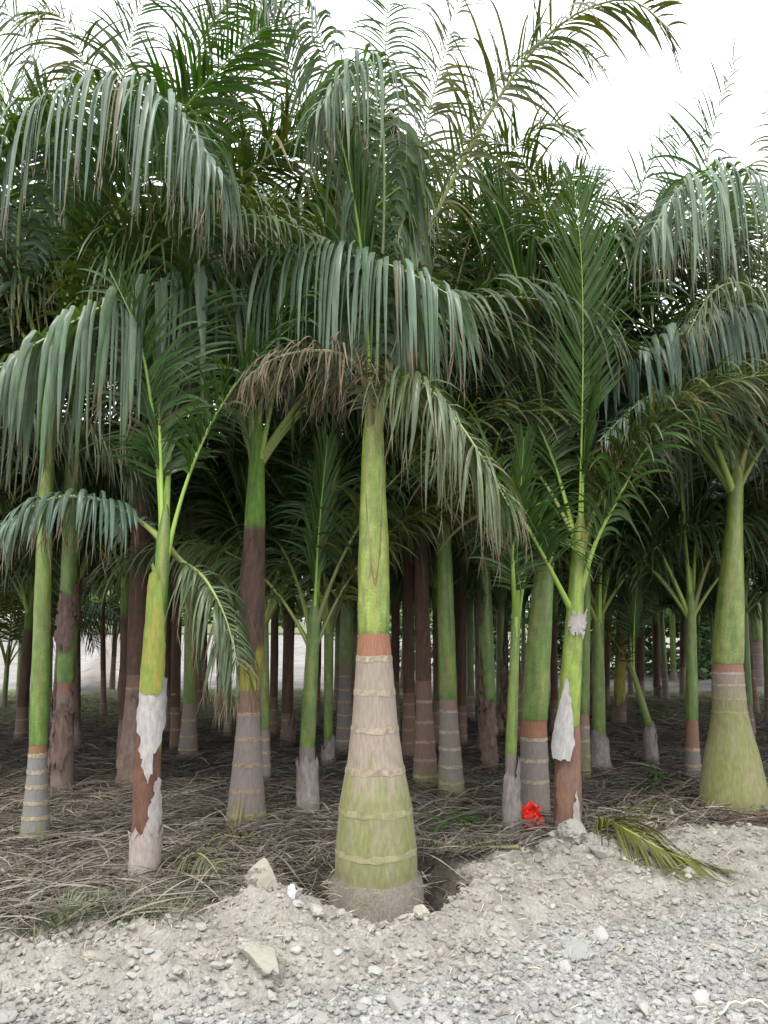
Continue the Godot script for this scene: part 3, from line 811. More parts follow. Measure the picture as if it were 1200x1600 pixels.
func palms() -> void:
	for p in PALMS:
		palm(p)
	for e in DEEP:
		palm(["deep", Vector3(e[0], 0, -e[1]), e[2], Vector2(e[4], 0.75), e[2] * 0.72, Vector2(e[4] * 2.5, e[3]), e[2] * 0.6, 0, e[5], 8, 1.0, [0.25, 0.45, 0.62], "slim " + ("brown-sheathed" if e[5] == "dark" else "green-shafted") + " palm deep in the shade of the grove"])
	# palms beyond the frame: the grove runs on to both sides and shades what is seen
	var beyond := [[-3.75, 5.9, 2.75], [-3.9, 7.6, 2.6], [4.35, 7.0, 2.5], [4.6, 8.8, 2.4], [-5.3, 9.2, 2.5], [5.9, 10.5, 2.3], [-5.4, 6.3, 2.7], [-6.9, 7.4, 2.6], [-7.2, 9.6, 2.5], [-8.8, 8.4, 2.6], [-8.6, 11.2, 2.4], [5.8, 7.4, 2.6], [7.2, 8.6, 2.5], [7.6, 11.0, 2.5], [9.0, 9.4, 2.5], [-6.8, 5.6, 2.8], [6.9, 6.6, 2.7]]
	for i in beyond.size():
		var e: Array = beyond[i]
		palm(["beyond%d" % i, Vector3(e[0], 0, -e[1]), 0.10, Vector2(0.0, 0.9), 0.07, Vector2(0.02, e[2]), 0.05, 0, "ring", 11, 1.05, [0.3, 0.5, 0.7], "palm of the grove standing beyond the picture's " + ("left" if e[0] < 0.0 else "right") + " edge"])

func palm(q: Array) -> void:
	# p: id, base, base radius, wood top, radius there, crown, radius there, -, style, fronds, frond scale, rings
	var p := q.duplicate()
	if q.size() == 12:
		p = [q[0], q[1], q[2], q[3], q[4], q[5], q[6], 0, q[7], q[8], q[9], q[10], q[11]]
	rng.seed = SEED + absi(int(p[1].x * 1000.0)) + absi(int(p[1].z * 3000.0))
	var style: String = p[8]
	var d: float = -p[1].z
	var base: Vector3 = p[1]
	base.y = -0.03 if p[0] != "front" else 0.0
	var o := thing("palm_tree", p[12], "palm", base, "palms of the nursery grove")
	palm_by_id[p[0]] = o
	var near := d < 8.0
	var sides := 36 if d < 6.6 else (20 if d < 9.0 else 12)
	var hw: float = p[3].y
	var ht: float = p[5].y
	var greys := mixc(Color(0.36, 0.285, 0.24), Color(0.27, 0.235, 0.215), rng.randf())
	if style == "dark" or style == "husk2":
		greys = mixc(Color(0.26, 0.165, 0.12), Color(0.29, 0.22, 0.18), rng.randf())
	if p[0] == "front":
		greys = Color(0.38, 0.315, 0.255)
	elif p[0] == "mid2":
		greys = Color(0.275, 0.235, 0.215)
	elif p[0] == "left3":
		greys = Color(0.27, 0.255, 0.245)
	var moss := Color(0.255, 0.27, 0.095)
	var moss_to := 0.0                   # how high algae cover the wood
	match p[0]:
		"front": moss_to = 0.60
		"bottle11": moss_to = 0.92
		"mid2": moss_to = 0.17
		"pair6": moss_to = 0.17
		"pair7": moss_to = 0.19
		"thin14": moss_to = 0.4
		"left3": moss_to = 0.12
	var rings: Array = p[11]
	var plain := style == "young" or style == "husk"
	var fresh := 0.0 if p[0] in ["front", "r8"] else rnd(0.25, 0.95)   # how far the newest scar has greyed
	# the wood
	var rows := []
	var nrow := 46 if near else 16
	for i in nrow + 1:
		var y := lerpf(-0.03, hw, float(i) / nrow)
		var c := greys
		if plain:
			c = Color(0.15, 0.07, 0.045) if style == "husk" else Color(0.26, 0.22, 0.19)
			if style == "husk" and y > hw * 0.55:
				c = mixc(c, Color(0.24, 0.125, 0.07), 0.6)
		else:
			var top_ring: float = rings[0] if rings.size() > 0 else hw * 0.9
			if y > top_ring:
				c = mixc(Color(0.36, 0.165, 0.10), greys, fresh) if p[0] != "left3" else Color(0.30, 0.18, 0.09)
				if style == "dark":
					c = Color(0.25, 0.15, 0.11)
				if style == "bottle":
					c = Color(0.36, 0.18, 0.13)
			elif style == "bottle":
				c = mixc(Color(0.36, 0.27, 0.24), Color(0.33, 0.29, 0.17), (hw - y) * 2.0)
		rows.append([y, wood_radius(p, y), c])
	var trunk := part("trunk", wood_mesh(rows, p, sides, moss, moss_to), o)
	var tan := Color(0.50, 0.41, 0.30) if p[0] in ["mid2", "left3", "front", "pair7", "r8"] else Color(0.52, 0.40, 0.28)
	if style == "dark":
		tan = Color(0.42, 0.31, 0.23)
	if style == "bottle":
		tan = Color(0.52, 0.44, 0.36)
	for y in rings:
		if y < 0.02:
			continue
		var h := 0.036 if p[0] == "front" else (0.026 if near else 0.022)
		if style == "bottle":
			h = 0.016
		var c := mixc(tan, Color(0.38, 0.375, 0.17), 0.75 if y < moss_to else 0.0)
		part("leaf_scar", ring_band(p, y, h, c, sides), trunk)
	# the crownshaft
	var green := mixc(Color(0.155, 0.30, 0.045), Color(0.21, 0.33, 0.07), rng.randf())
	if p[0] == "front":
		green = Color(0.34, 0.46, 0.09)
	elif style == "bottle":
		green = Color(0.27, 0.36, 0.075)
	elif p[0] == "husk10":
		green = Color(0.30, 0.43, 0.06)
	elif p[0] == "young5":
		green = Color(0.15, 0.27, 0.055)
	var brown := Color(0.13, 0.075, 0.05)
	var srows := []
	var nn := 26 if near else 10
	var bulge := 1.05 if not plain else 1.0
	for i in nn + 1:
		var t := float(i) / nn
		var y := lerpf(hw, ht, t)
		var r := lerpf(p[4] * bulge, p[6], smoothstep(0.0, 1.0, t))
		if p[0] == "mid2":
			r = pick([0.0, 0.2, 0.45, 0.7, 1.0], [0.078, 0.098, 0.088, 0.078, 0.055], t)
		elif p[0] == "front":
			r = pick([0.0, 0.05, 0.3, 0.6, 1.0], [0.093, 0.096, 0.096, 0.086, 0.066], t)
		var c := green
		if t < 0.03:
			c = shade(mixc(green, Color(0.08, 0.2, 0.03), 0.6), 0.9)
		c = mixc(c, Color(0.34, 0.40, 0.10), 0.3 * (0.5 + nz.get_noise_2d(y * 3.0, d)))
		if style == "dark":
			var cut := 0.8 if p[0] != "mid2" else 0.66
			c = brown if t < cut else green
			if p[0] == "mid2" and t < 0.16:
				c = Color(0.34, 0.30, 0.05)
			elif p[0] == "d18" and t < 0.3:
				c = Color(0.34, 0.30, 0.06)
		srows.append([y, r, c])
	for e in [[0.06, 0.93], [0.14, 0.78], [0.24, 0.55], [0.34, 0.34], [0.38, 0.15]]:   # the wrapped bases of the youngest leaves
		var up: float = e[0] * (1.0 if not plain else 0.6)
		srows.append([ht + up, p[6] * e[1], mixc(green, Color(0.22, 0.26, 0.08), 0.4)])
	var shaft := part("crownshaft", shaft_mesh(srows, p, sides, style == "dark"), o)
	dress(p, o, shaft, green)
	# the fronds
	var count: int = p[9]
	var yaw := rnd(0.0, TAU)
	var kinds := ["spear", "steep", "high", "mid", "high", "mid", "low", "grey", "steep", "low", "high", "mid", "dry"]
	for i in count:
		var kind: String = kinds[i % kinds.size()]
		if style == "young" and kind in ["low", "dry"]:
			kind = "steep"
		if p[0] in ["l38", "l40", "l39", "l41", "l35", "l36", "m32", "m33", "l42", "mid2", "left3", "l37", "m34", "bottle11", "l46", "l47", "thin14", "husk13", "r12"] and kind in ["low", "dry", "grey"]:
			kind = "mid"
		yaw += 2.39996 + rnd(-0.3, 0.3)
		var dir := Vector3(cos(yaw), 0, -sin(yaw))
		if d < 7.6 and kind != "spear":
			var guard := 0
			while dir.z > 0.45 and guard < 20:
				yaw += 0.9
				dir = Vector3(cos(yaw), 0, -sin(yaw))
				guard += 1
		var ms: Array = FROND[kind]
		var sc: float = p[10] * rnd(0.88, 1.12)
		var low := rnd(0.0, 0.10) + (0.10 if kind == "low" or kind == "dry" else 0.0)
		if style == "young":
			low = rnd(0.0, 0.22)
		var bs := Basis(Vector3.UP, yaw) * Basis.from_scale(Vector3.ONE * sc)
		if rng.randf() < 0.5:
			bs = bs * Basis.from_scale(Vector3(1, 1, -1)) if false else bs
		part("frond", ms[rng.randi() % ms.size()], o, Transform3D(bs, Vector3(axis_x(p, ht - low), ht - low - 0.02, 0) + dir * p[6] * 0.5))

func shaft_mesh(rows: Array, p: Array, sides: int, dead: bool) -> ArrayMesh:
	var b := lathe(rows, p, sides, 0.004)
	for i in b.v.size():   # scuffs, bruises and yellowed patches of the living sheath
		var v := b.v[i]
		var an := atan2(v.x - axis_x(p, v.y), v.z)
		var k := nz.get_noise_3d(sin(an) * 1.3 + p[1].x * 9.0, v.y * 1.6, cos(an) * 1.3)
		var k2 := nz.get_noise_3d(sin(an) * 5.0 + p[1].x * 5.0, v.y * 3.0 + 40.0, cos(an) * 5.0)
		var c := b.c[i]
		if dead:
			c = shade(c, 1.0 + 0.7 * k2)
		else:
			c = mixc(c, Color(0.33, 0.31, 0.075), smoothstep(0.10, 0.45, k) * 0.6)
			c = mixc(c, Color(0.10, 0.19, 0.05), smoothstep(0.10, 0.50, -k) * 0.6)
			c = mixc(c, Color(0.26, 0.20, 0.12), smoothstep(0.28, 0.42, k2) * 0.7)
		b.c[i] = c
	return b.put(ArrayMesh.new(), M.wood if dead else M.shaft)

func wood_mesh(rows: Array, p: Array, sides: int, moss: Color, moss_to: float) -> ArrayMesh:
	var b := lathe(rows, p, sides, 0.003, 4.0)
	for i in b.v.size():
		var v := b.v[i]
		var k := 0.0
		if moss_to > 0.0:   # algae: ragged upright streaks with an outline
			var an := atan2(v.x, v.z)
			k = smoothstep(moss_to + 0.06, moss_to - 0.10, v.y + 0.16 * nz.get_noise_2d(an * 2.0, v.y * 1.2 + p[1].x) + 0.16 * nz.get_noise_2d(an * 16.0, v.y * 2.0))
			k *= clampf(0.72 + (0.9 if p[8] == "bottle" else 0.6) * nz.get_noise_2d(an * 9.0 + 20.0, v.y * 1.6), 0.0, 1.0)
		b.c[i] = mixc(b.c[i], moss, k)
	return b.put(ArrayMesh.new(), M.wood)

func dress(p: Array, o: Node3D, shaft: Node3D, green: Color) -> void:
	var white := Color(0.50, 0.475, 0.46)
	var ash := Color(0.42, 0.37, 0.35)
	var rust := Color(0.125, 0.055, 0.035)
	match p[0]:
		"husk4":
			var a := part("husk", sheet(p, -0.02, 0.34, 0.1, [0.0, 0.5, 0.85, 1.0], [2.6, 2.4, 1.9, 1.1], [0.012, 0.008, 0.010, 0.02], Color(0.44, 0.36, 0.31), ash, 0.5), o)
			a.set_meta("label", "grey papery husk round the stem's foot")
			a = part("husk", sheet(p, 0.30, 0.62, 0.95, [0.0, 0.5, 1.0], [0.75, 0.5, 0.15], [0.012, 0.012, 0.02], white, ash, 0.25), o)
			a.set_meta("label", "white husk tongue on the stem's right side")
			a = part("husk", sheet(p, 0.62, 1.19, 0.25, [0.0, 0.3, 0.55, 1.0], [0.15, 0.5, 1.2, 1.4], [0.018, 0.014, 0.012, 0.008], white, Color(0.46, 0.42, 0.41), 0.45), o)
			a.set_meta("label", "torn white husk in the middle of the stem")
			a = part("sheath", sheet(p, 1.10, 1.86, -0.25, [0.0, 0.25, 0.6, 0.85, 1.0], [1.2, 1.25, 0.95, 0.5, 0.1], [0.016, 0.018, 0.014, 0.03, 0.05], Color(0.20, 0.31, 0.05), Color(0.36, 0.30, 0.06), 0.25), o)
			a.set_meta("label", "pointed green sheath with orange patches")
			a = part("sheath", sheet(p, 0.28, 0.86, -0.2, [0.0, 0.5, 1.0], [2.0, 1.7, 1.2], [0.005, 0.006, 0.006], rust, Color(0.20, 0.095, 0.055), 0.15), o)
			a.set_meta("label", "glossy red-brown sheath low on the stem")
		"husk10":
			var a := part("husk", sheet(p, 0.58, 1.12, -0.55, [0.0, 0.2, 0.6, 1.0], [0.45, 0.75, 0.55, 0.10], [0.045, 0.035, 0.015, 0.01], white, Color(0.50, 0.49, 0.50), 0.15), o)
			a.set_meta("label", "white leaf-shaped husk hanging off the stem's left side")
			a = part("husk", sheet(p, -0.02, 0.36, 0.45, [0.0, 0.4, 1.0], [0.55, 0.45, 0.06], [0.02, 0.015, 0.012], white, ash, 0.2), o)
			a.set_meta("label", "white husk tongue at the stem's foot")
			a = part("husk", sheet(p, 1.42, 1.58, 0.1, [0.0, 0.5, 1.0], [0.4, 0.8, 0.5], [0.012, 0.02, 0.03], white, ash, 0.35), o)
			a.set_meta("label", "white tatter of husk below the leaf stalks")
			a = part("sheath", sheet(p, 0.02, 0.80, 0.35, [0.0, 0.6, 1.0], [1.4, 1.2, 0.5], [0.004, 0.005, 0.006], Color(0.28, 0.14, 0.085), Color(0.19, 0.12, 0.095), 0.3), o)
			a.set_meta("label", "red-brown dry sheath on the lower stem")
		"young5", "husk13", "m31", "lean17", "young9":
			for k in 3:
				var top: float = p[3].y * rnd(0.75, 1.12)
				part("husk", sheet(p, -0.02, top, rnd(-1.2, 1.2), [0.0, 0.6, 1.0], [1.7, 1.2, 0.25], [0.014, 0.010, 0.016], Color(0.42, 0.38, 0.36), Color(0.28, 0.23, 0.20), 0.5), o)
		"mid2":
			part("sheath", sheet(p, 1.2, 2.15, -0.1, [0.0, 0.15, 0.5, 0.8, 1.0], [0.2, 0.9, 1.4, 1.2, 0.3], [0.014, 0.016, 0.016, 0.008, 0.008], Color(0.05, 0.035, 0.03), Color(0.16, 0.085, 0.06), 0.35), o).set_meta("label", "blackened brown dead sheath on the upper stem")
			for k in 3:
				var b := MB.new()
				var x := rnd(-0.05, 0.03)
				tube(b, [Vector3(x - 0.05, 0.02, 0.17), Vector3(x - 0.03, 0.16, 0.17), Vector3(x - 0.015, 0.30, 0.15)], [0.010, 0.009, 0.002], [TAN, TAN, Color(0.25, 0.2, 0.16)], 5)
				part("dry_stub", b.put(ArrayMesh.new(), M.plain), o)
		"m25", "l40", "c51":
			for k in 6:
				var y0: float = p[5].y * rnd(0.02, 0.55)
				part("husk", sheet(p, y0, y0 + rnd(0.25, 0.6), rnd(-1.6, 1.6), [0.0, 0.5, 1.0], [0.5, 0.8, 0.2], [0.03, 0.014, 0.02], Color(0.17, 0.10, 0.075), Color(0.27, 0.19, 0.16), 0.7), o)
		"d18", "d20", "m32", "l38":
			for k in 3:
				part("husk", sheet(p, 0.0, p[3].y * rnd(0.7, 1.2), rnd(-1.4, 1.4), [0.0, 0.6, 1.0], [0.7, 0.6, 0.15], [0.03, 0.012, 0.02], Color(0.20, 0.13, 0.10), Color(0.30, 0.22, 0.18), 0.6), o)
		"front":
			# the open edges of the outer sheath meet in a V
			for s in [-1.0, 1.0]:
				var b := MB.new()
				var pts := []
				var rr := []
				var cc := []
				for i in 15:
					var t := i / 14.0
					var y := lerpf(1.70, 2.40, t)
					var a: float = s * (0.04 + 0.75 * pow(t, 0.8)) + 0.1 + 0.09 * nz.get_noise_1d(t * 14.0 + s * 9.0)
					var r := pick([1.41, 1.47, 1.77, 2.12, 2.6], [0.093, 0.096, 0.096, 0.086, 0.066], y) - 0.001
					pts.append(Vector3(axis_x(p, y) + sin(a) * r, y, cos(a) * r))
					rr.append(0.0050 * (1.0 - 0.6 * t) * (1.0 + 0.5 * nz.get_noise_1d(t * 30.0 + s)))
					cc.append(mixc(Color(0.13, 0.065, 0.035), Color(0.30, 0.19, 0.10), 0.5 + nz.get_noise_1d(t * 25.0 + s * 4.0)))
				tube(b, pts, rr, cc, 5)
				part("sheath_edge", b.put(ArrayMesh.new(), M.plain), shaft)
			# the ball of roots and earth
			var rb := MB.new()
			var rows := [[-0.30, 0.20], [-0.20, 0.255], [-0.08, 0.275], [0.0, 0.27], [0.035, 0.25], [0.05, 0.215]]
			var last := -1
			for r in rows:
				var first := rb.v.size()
				for k in 49:
					var a := TAU * k / 48.0
					var w := 0.022 * nz.get_noise_3d(cos(a) * 2.0, sin(a) * 2.0, r[0] * 9.0) + 0.014 * nz.get_noise_3d(cos(a) * 8.0, sin(a) * 8.0, r[0] * 40.0)
					rb.vert(Vector3(sin(a) * (r[1] + w), r[0] + w, cos(a) * (r[1] + w)), Vector3(sin(a), 0.25, cos(a)).normalized(), Vector2(a, r[0]), mixc(Color(0.38, 0.34, 0.285), Color(0.27, 0.235, 0.19), 0.5 + w * 20.0))
				if last >= 0:
					for k in 48:
						rb.quad(last + k, last + k + 1, first + k + 1, first + k)
				last = first
			var ball := part("root_ball", rb.put(ArrayMesh.new(), M.soil), o)
			var fb := MB.new()
			for k in 150:
				var a := rnd(-2.2, 2.2)
				var y := rnd(-0.24, 0.06)
				var o0 := Vector3(sin(a) * 0.27, y, cos(a) * 0.27)
				var dd := Vector3(sin(a) * rnd(0.2, 1.0) + rnd(-0.7, 0.7), rnd(-0.6, 0.5), cos(a) * rnd(0.2, 1.0))
				blade(fb, o0, dd, Vector3.UP, rnd(0.03, 0.11), rnd(0.003, 0.005), 4.0, 0.0, shade(Color(0.46, 0.40, 0.31), rnd(0.5, 1.1)), TAN, 0.0, 4, 6.0)
			part("roots", fb.put(ArrayMesh.new(), M.plain), ball).set_meta("kind", "stuff")
			# the dried flower stalk tangled at the crown
			var tb := MB.new()
			for k in 26:
				var pts := []
				var rr := []
				var cc := []
				var q := Vector3(rnd(0.0, 0.16), rnd(2.86, 2.95), rnd(0.10, 0.24))
				var dv := Vector3(rnd(-1, 1), rnd(-0.4, 0.6), rnd(-1, 1)).normalized()
				for i in 9:
					pts.append(q)
					rr.append(0.0035)
					cc.append(shade(Color(0.22, 0.16, 0.105), rnd(0.8, 1.3)))
					q += dv * 0.03
					dv = (dv + Vector3(rnd(-1, 1), rnd(-1, 0.7), rnd(-1, 1)) * 0.55).normalized()
				tube(tb, pts, rr, cc, 4)
			part("dry_flower_stalk", tb.put(ArrayMesh.new(), M.plain), o)

func big_fronds() -> void:
	rng.seed = 500
	for f in BIG_FRONDS:
		var o: Node3D = palm_by_id[f[0]]
		var pts := []
		for w in f[3]:
			pts.append(w - o.position)
		var ev := spline(pts, 12)
		var single: bool = f[4]
		var pairs: int = f[5]
		var made := frond(ev, f[1], f[2], pairs, (0.034 if f[0] == "front" and f[1] == "high" else 0.022) if f[1] != "spear" else 0.014, 8, o if single else null)
		var fr := part("frond", made[0], o)
		for lb in made[1]:
			var m: MB = lb
			part("leaflet", m.put(ArrayMesh.new(), made[2]), fr)

# ---------------------------------------------------------------- things on the ground

func rock(seedv: int, sub := 2, squash := 0.7) -> ArrayMesh:
	var sp := SphereMesh.new()
	sp.radial_segments = 6 * sub
	sp.rings = 3 * sub
	sp.radius = 1.0
	sp.height = 2.0
	var a := sp.get_mesh_arrays()
	var vs: PackedVector3Array = a[Mesh.ARRAY_VERTEX]
	var ii: PackedInt32Array = a[Mesh.ARRAY_INDEX]
	var st := SurfaceTool.new()
	st.begin(Mesh.PRIMITIVE_TRIANGLES)
	st.set_smooth_group(-1)
	var rp := RandomNumberGenerator.new()
	rp.seed = seedv * 13 + 5
	var cuts := []
	for k in 9:
		cuts.append([Vector3(rp.randfn(), rp.randfn(), rp.randfn()).normalized(), rp.randf_range(0.55, 0.85)])
	for i in ii:
		var q := vs[i]
		var s := float(seedv) * 7.3
		var r := 1.0 + 0.42 * nz.get_noise_3d(q.x * 0.9 + s, q.y * 0.9, q.z * 0.9) + 0.22 * nz.get_noise_3d(q.x * 2.6, q.y * 2.6 + s, q.z * 2.6) + 0.07 * nz.get_noise_3d(q.x * 8.0, q.y * 8.0 + s, q.z * 8.0)
		st.set_color(Color.WHITE)
		var w := q * r
		for k in cuts:
			var over: float = w.dot(k[0]) - k[1]
			if over > 0.0:
				w -= k[0] * over * 0.85
		st.add_vertex(Vector3(w.x, w.y * squash, w.z))
	st.generate_normals()
	st.set_material(M.stone)
	return st.commit()

func multi(called: String, mesh: Mesh, xfs: Array, cols: Array, label: String) -> void:
	var mm := MultiMesh.new()
	mm.transform_format = MultiMesh.TRANSFORM_3D
	mm.use_colors = true
	mm.mesh = mesh
	mm.instance_count = xfs.size()
	for i in xfs.size():
		mm.set_instance_transform(i, xfs[i])
		mm.set_instance_color(i, cols[i])
	var o := MultiMeshInstance3D.new()
	o.name = numbered(called)
	o.multimesh = mm
	add_child(o)
	o.set_meta("kind", "stuff")
	o.set_meta("label", label)
	o.set_meta("category", called.replace("_", " "))

func turned(yaw: float, tilt: float, roll: float) -> Basis:
	return Basis(Vector3.UP, yaw) * Basis(Vector3.RIGHT, tilt) * Basis(Vector3.FORWARD, roll)

func stone_color() -> Color:
	return shade(mixc(Color(0.56, 0.55, 0.53), Color(0.48, 0.455, 0.415), rng.randf()), rnd(0.8, 1.12))

func gravel() -> void:
	rng.seed = 900
	var rocks := []
	for i in 6:
		rocks.append(rock(i, 2, rnd(0.55, 0.8)))
	var clods := []
	for i in 6:
		clods.append(rock(i + 20, 4, rnd(0.5, 0.75)))
	for v in 6:
		var xfs := []
		var cols := []
		while xfs.size() < 5200:
			var d := 2.75 + 3.2 * pow(rng.randf(), 1.5)
			var x := rnd(-0.62, 0.62) * d
			if bare(x, -d) < rng.randf() or Vector2(x + 0.044, d - 4.712).length() < 0.5:
				continue
			if d > pick(ROAD_X, ROAD_D, x) + 0.2 * nz.get_noise_2d(x * 3.0, d * 3.0) and rng.randf() < 0.6 + 0.5 * nz.get_noise_2d(x * 4.0 + 9.0, d * 4.0):
				continue
			var s := 0.0035 + 0.016 * pow(rng.randf(), 3.6)
			xfs.append(Transform3D(turned(rnd(0, TAU), rnd(-0.5, 0.5), rnd(-0.5, 0.5)) * Basis.from_scale(Vector3(s, s * rnd(0.7, 1.1), s * rnd(0.7, 1.2))), Vector3(x, height(x, -d) + s * 0.25, -d)))
			cols.append(shade(soil_color(x, -d, 0.0), rnd(0.85, 1.38)))
		multi("gravel", rocks[v], xfs, cols, "small pale grey stones and crumbs of earth on the track")
	for v in 3:
		var xfs := []
		var cols := []
		while xfs.size() < 800:
			var d := 2.85 + 2.9 * pow(rng.randf(), 1.3)
			var x := rnd(-0.62, 0.62) * d
			if bare(x, -d) < 0.5 or Vector2(x + 0.044, d - 4.712).length() < 0.52:
				continue
			var s := 0.008 + 0.020 * pow(rng.randf(), 1.7)
			xfs.append(Transform3D(turned(rnd(0, TAU), rnd(-0.5, 0.5), rnd(-0.5, 0.5)) * Basis.from_scale(Vector3(s, s * rnd(0.7, 1.1), s * rnd(0.7, 1.3))), Vector3(x, height(x, -d) + s * 0.2, -d)))
			cols.append(shade(soil_color(x, -d, 0.0), rnd(0.9, 1.4)))
		multi("gravel", clods[v], xfs, cols, "crumbly clods of pale dry earth scattered over the track and bank")
	var g := get_node("ground")
	var made := 0
	while made < 270:
		var d := 2.9 + 2.4 * pow(rng.randf(), 1.2)
		var x := rnd(-0.6, 0.6) * d
		if bare(x, -d) < 0.6 or Vector2(x + 0.044, d - 4.712).length() < 0.55:
			continue
		var s := 0.014 + 0.030 * pow(rng.randf(), 2.4)
		var m: ArrayMesh = clods[rng.randi() % 6]
		var cc := stone_color()
		var o := part("clod", m, g, Transform3D(turned(rnd(0, TAU), rnd(-0.4, 0.4), rnd(-0.4, 0.4)) * Basis.from_scale(Vector3(s, s * rnd(0.7, 1.0), s * rnd(0.7, 1.3))), Vector3(x, height(x, -d) + s * 0.25, -d)))
		o.material_override = tone(cc)
		made += 1

var tones := []
func tone(_c: Color) -> Material:
	if tones.is_empty():
		for i in 5:
			var m: StandardMaterial3D = M.stone.duplicate()
			m.albedo_color = stone_color().linear_to_srgb()
			tones.append(m)
	return tones[rng.randi() % 5]

func strip(length: float, w: float, bend: float, rise: float) -> ArrayMesh:
	var b := MB.new()
	var n := 9
	var p := Vector3(-length * 0.5, 0, 0)
	var a := rnd(-bend, bend) * 0.5
	var last := -1
	var k1 := rnd(-bend, bend)
	var k2 := rnd(-bend, bend)
	for i in n + 1:
		var t := float(i) / n
		var dir := Vector3(cos(a), 0, sin(a))
		var sd := Vector3(-sin(a), 0, cos(a)).rotated(dir, 0.6 * sin(t * 5.0 + bend))
		var ww := w * (0.35 + 0.65 * sin(PI * (0.12 + 0.82 * t)))
		var y := rise * sin(t * PI)
		var q := b.vert(p + Vector3(0, y, 0) - sd * ww * 0.5, Vector3.UP, Vector2(0, t), Color.WHITE)
		b.vert(p + Vector3(0, y + w * 0.25, 0), Vector3.UP, Vector2(0.5, t), Color.WHITE)
		b.vert(p + Vector3(0, y, 0) + sd * ww * 0.5, Vector3.UP, Vector2(1, t), Color.WHITE)
		if last >= 0:
			b.quad(last, last + 1, q + 1, q)
			b.quad(last + 1, last + 2, q + 2, q + 1)
		last = q
		p += dir * length / n
		a += (k1 * (1.0 - t) + k2 * t) / n
	return b.put(ArrayMesh.new(), M.plain)

func litter() -> void:
	rng.seed = 901
	for v in 8:
		var m := strip(rnd(0.30, 0.62), rnd(0.005, 0.011), 1.4, rnd(0.01, 0.06))
		var xfs := []
		var cols := []
		while xfs.size() < 3900:
			var d := 3.9 + 11.0 * pow(rng.randf(), 1.6)
			var x := rnd(-0.66, 0.66) * d
			var bb := bare(x, -d)
			if bb > rng.randf() * 0.9 or Vector2(x + 0.044, d - 4.712).length() < 0.34:
				continue
			var yaw := rnd(-0.9, 0.9) + (PI if rng.randf() < 0.5 else 0.0)
			if rng.randf() < 0.3:
				yaw = rnd(0, TAU)
			xfs.append(Transform3D(turned(yaw, rnd(-0.4, 0.4), rnd(-0.12, 0.12)) * Basis.from_scale(Vector3.ONE * rnd(0.6, 1.15)), Vector3(x, height(x, -d) + rnd(0.004, 0.055), -d)))
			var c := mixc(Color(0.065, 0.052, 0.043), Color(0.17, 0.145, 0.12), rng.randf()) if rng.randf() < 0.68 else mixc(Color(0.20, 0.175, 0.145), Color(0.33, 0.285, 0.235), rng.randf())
			if rng.randf() < 0.025:
				c = Color(0.36, 0.30, 0.235)
			cols.append(c)
		multi("leaf_litter", m, xfs, cols, "dry brown palm leaf strips covering the grove floor")
	# short straws on the bare earth
	for v in 2:
		var m := strip(rnd(0.08, 0.16), 0.004, 1.2, 0.01)
		var xfs := []
		var cols := []
		while xfs.size() < 420:
			var d := 3.1 + 2.4 * rng.randf()
			var x := rnd(-0.55, 0.55) * d
			if d < 3.7 and rng.randf() < 0.7:
				continue
			if Vector2(x + 0.044, d - 4.712).length() < 0.3:
				continue
			xfs.append(Transform3D(turned(rnd(0, TAU), rnd(-0.3, 0.3), rnd(-0.3, 0.3)), Vector3(x, height(x, -d) + 0.012, -d)))
			cols.append(shade(Color(0.52, 0.44, 0.33), rnd(0.6, 1.1)))
		multi("straw", m, xfs, cols, "short pale straws and rootlets on the dug earth")

func tuft(n: int, h: float, spread: float) -> ArrayMesh:
	var b := MB.new()
	for i in n:
		var a := rnd(0, TAU)
		var o := Vector3(cos(a), 0, sin(a)) * rnd(0.0, 0.05)
		blade(b, o, Vector3(cos(a) * spread, 1.0, sin(a) * spread), Vector3(-sin(a), 0, cos(a)), h * rnd(0.5, 1.2), rnd(0.003, 0.006), 5.0, 0.4, Color.WHITE, Color.WHITE, 0.0, 5, 1.5)
	return b.put(ArrayMesh.new(), M.blade)

func grass() -> void:
	rng.seed = 902
	var t1 := tuft(16, 0.12, 0.9)
	var xfs := []
	var cols := []
	while xfs.size() < 520:
		var x := rnd(-2.7, -0.95)
		var d := edge_at(x) + 0.16 + rng.randfn() * 0.15
		if nz.get_noise_2d(x * 2.5, d * 2.5) < -0.05:
			continue
		xfs.append(Transform3D(Basis(Vector3.UP, rnd(0, TAU)) * Basis.from_scale(Vector3.ONE * rnd(0.6, 1.2)), Vector3(x, height(x, -d), -d)))
		cols.append(mixc(Color(0.075, 0.125, 0.06), Color(0.20, 0.20, 0.12), rng.randf()))
	multi("grass", t1, xfs, cols, "low green grass along the litter's front edge at left")
	var t2 := tuft(12, 0.22, 0.8)
	xfs = []
	cols = []
	while xfs.size() < 3200:
		var d := rnd(11.0, 16.6)
		var x := rnd(-0.6, 0.6) * d
		if rng.randf() > smoothstep(10.6, 13.0, d + 1.5 * nz.get_noise_2d(x * 0.7, d)) or (x > 0.5 and rng.randf() < 0.6):
			continue
		xfs.append(Transform3D(Basis(Vector3.UP, rnd(0, TAU)) * Basis.from_scale(Vector3(1.5, rnd(0.5, 1.1), 1.5)), Vector3(x, height(x, -d) - 0.01, -d)))
		cols.append(mixc(Color(0.14, 0.22, 0.05), Color(0.30, 0.30, 0.10), rng.randf()))
	multi("grass", t2, xfs, cols, "sunlit yellow-green grass at the grove's far edge")

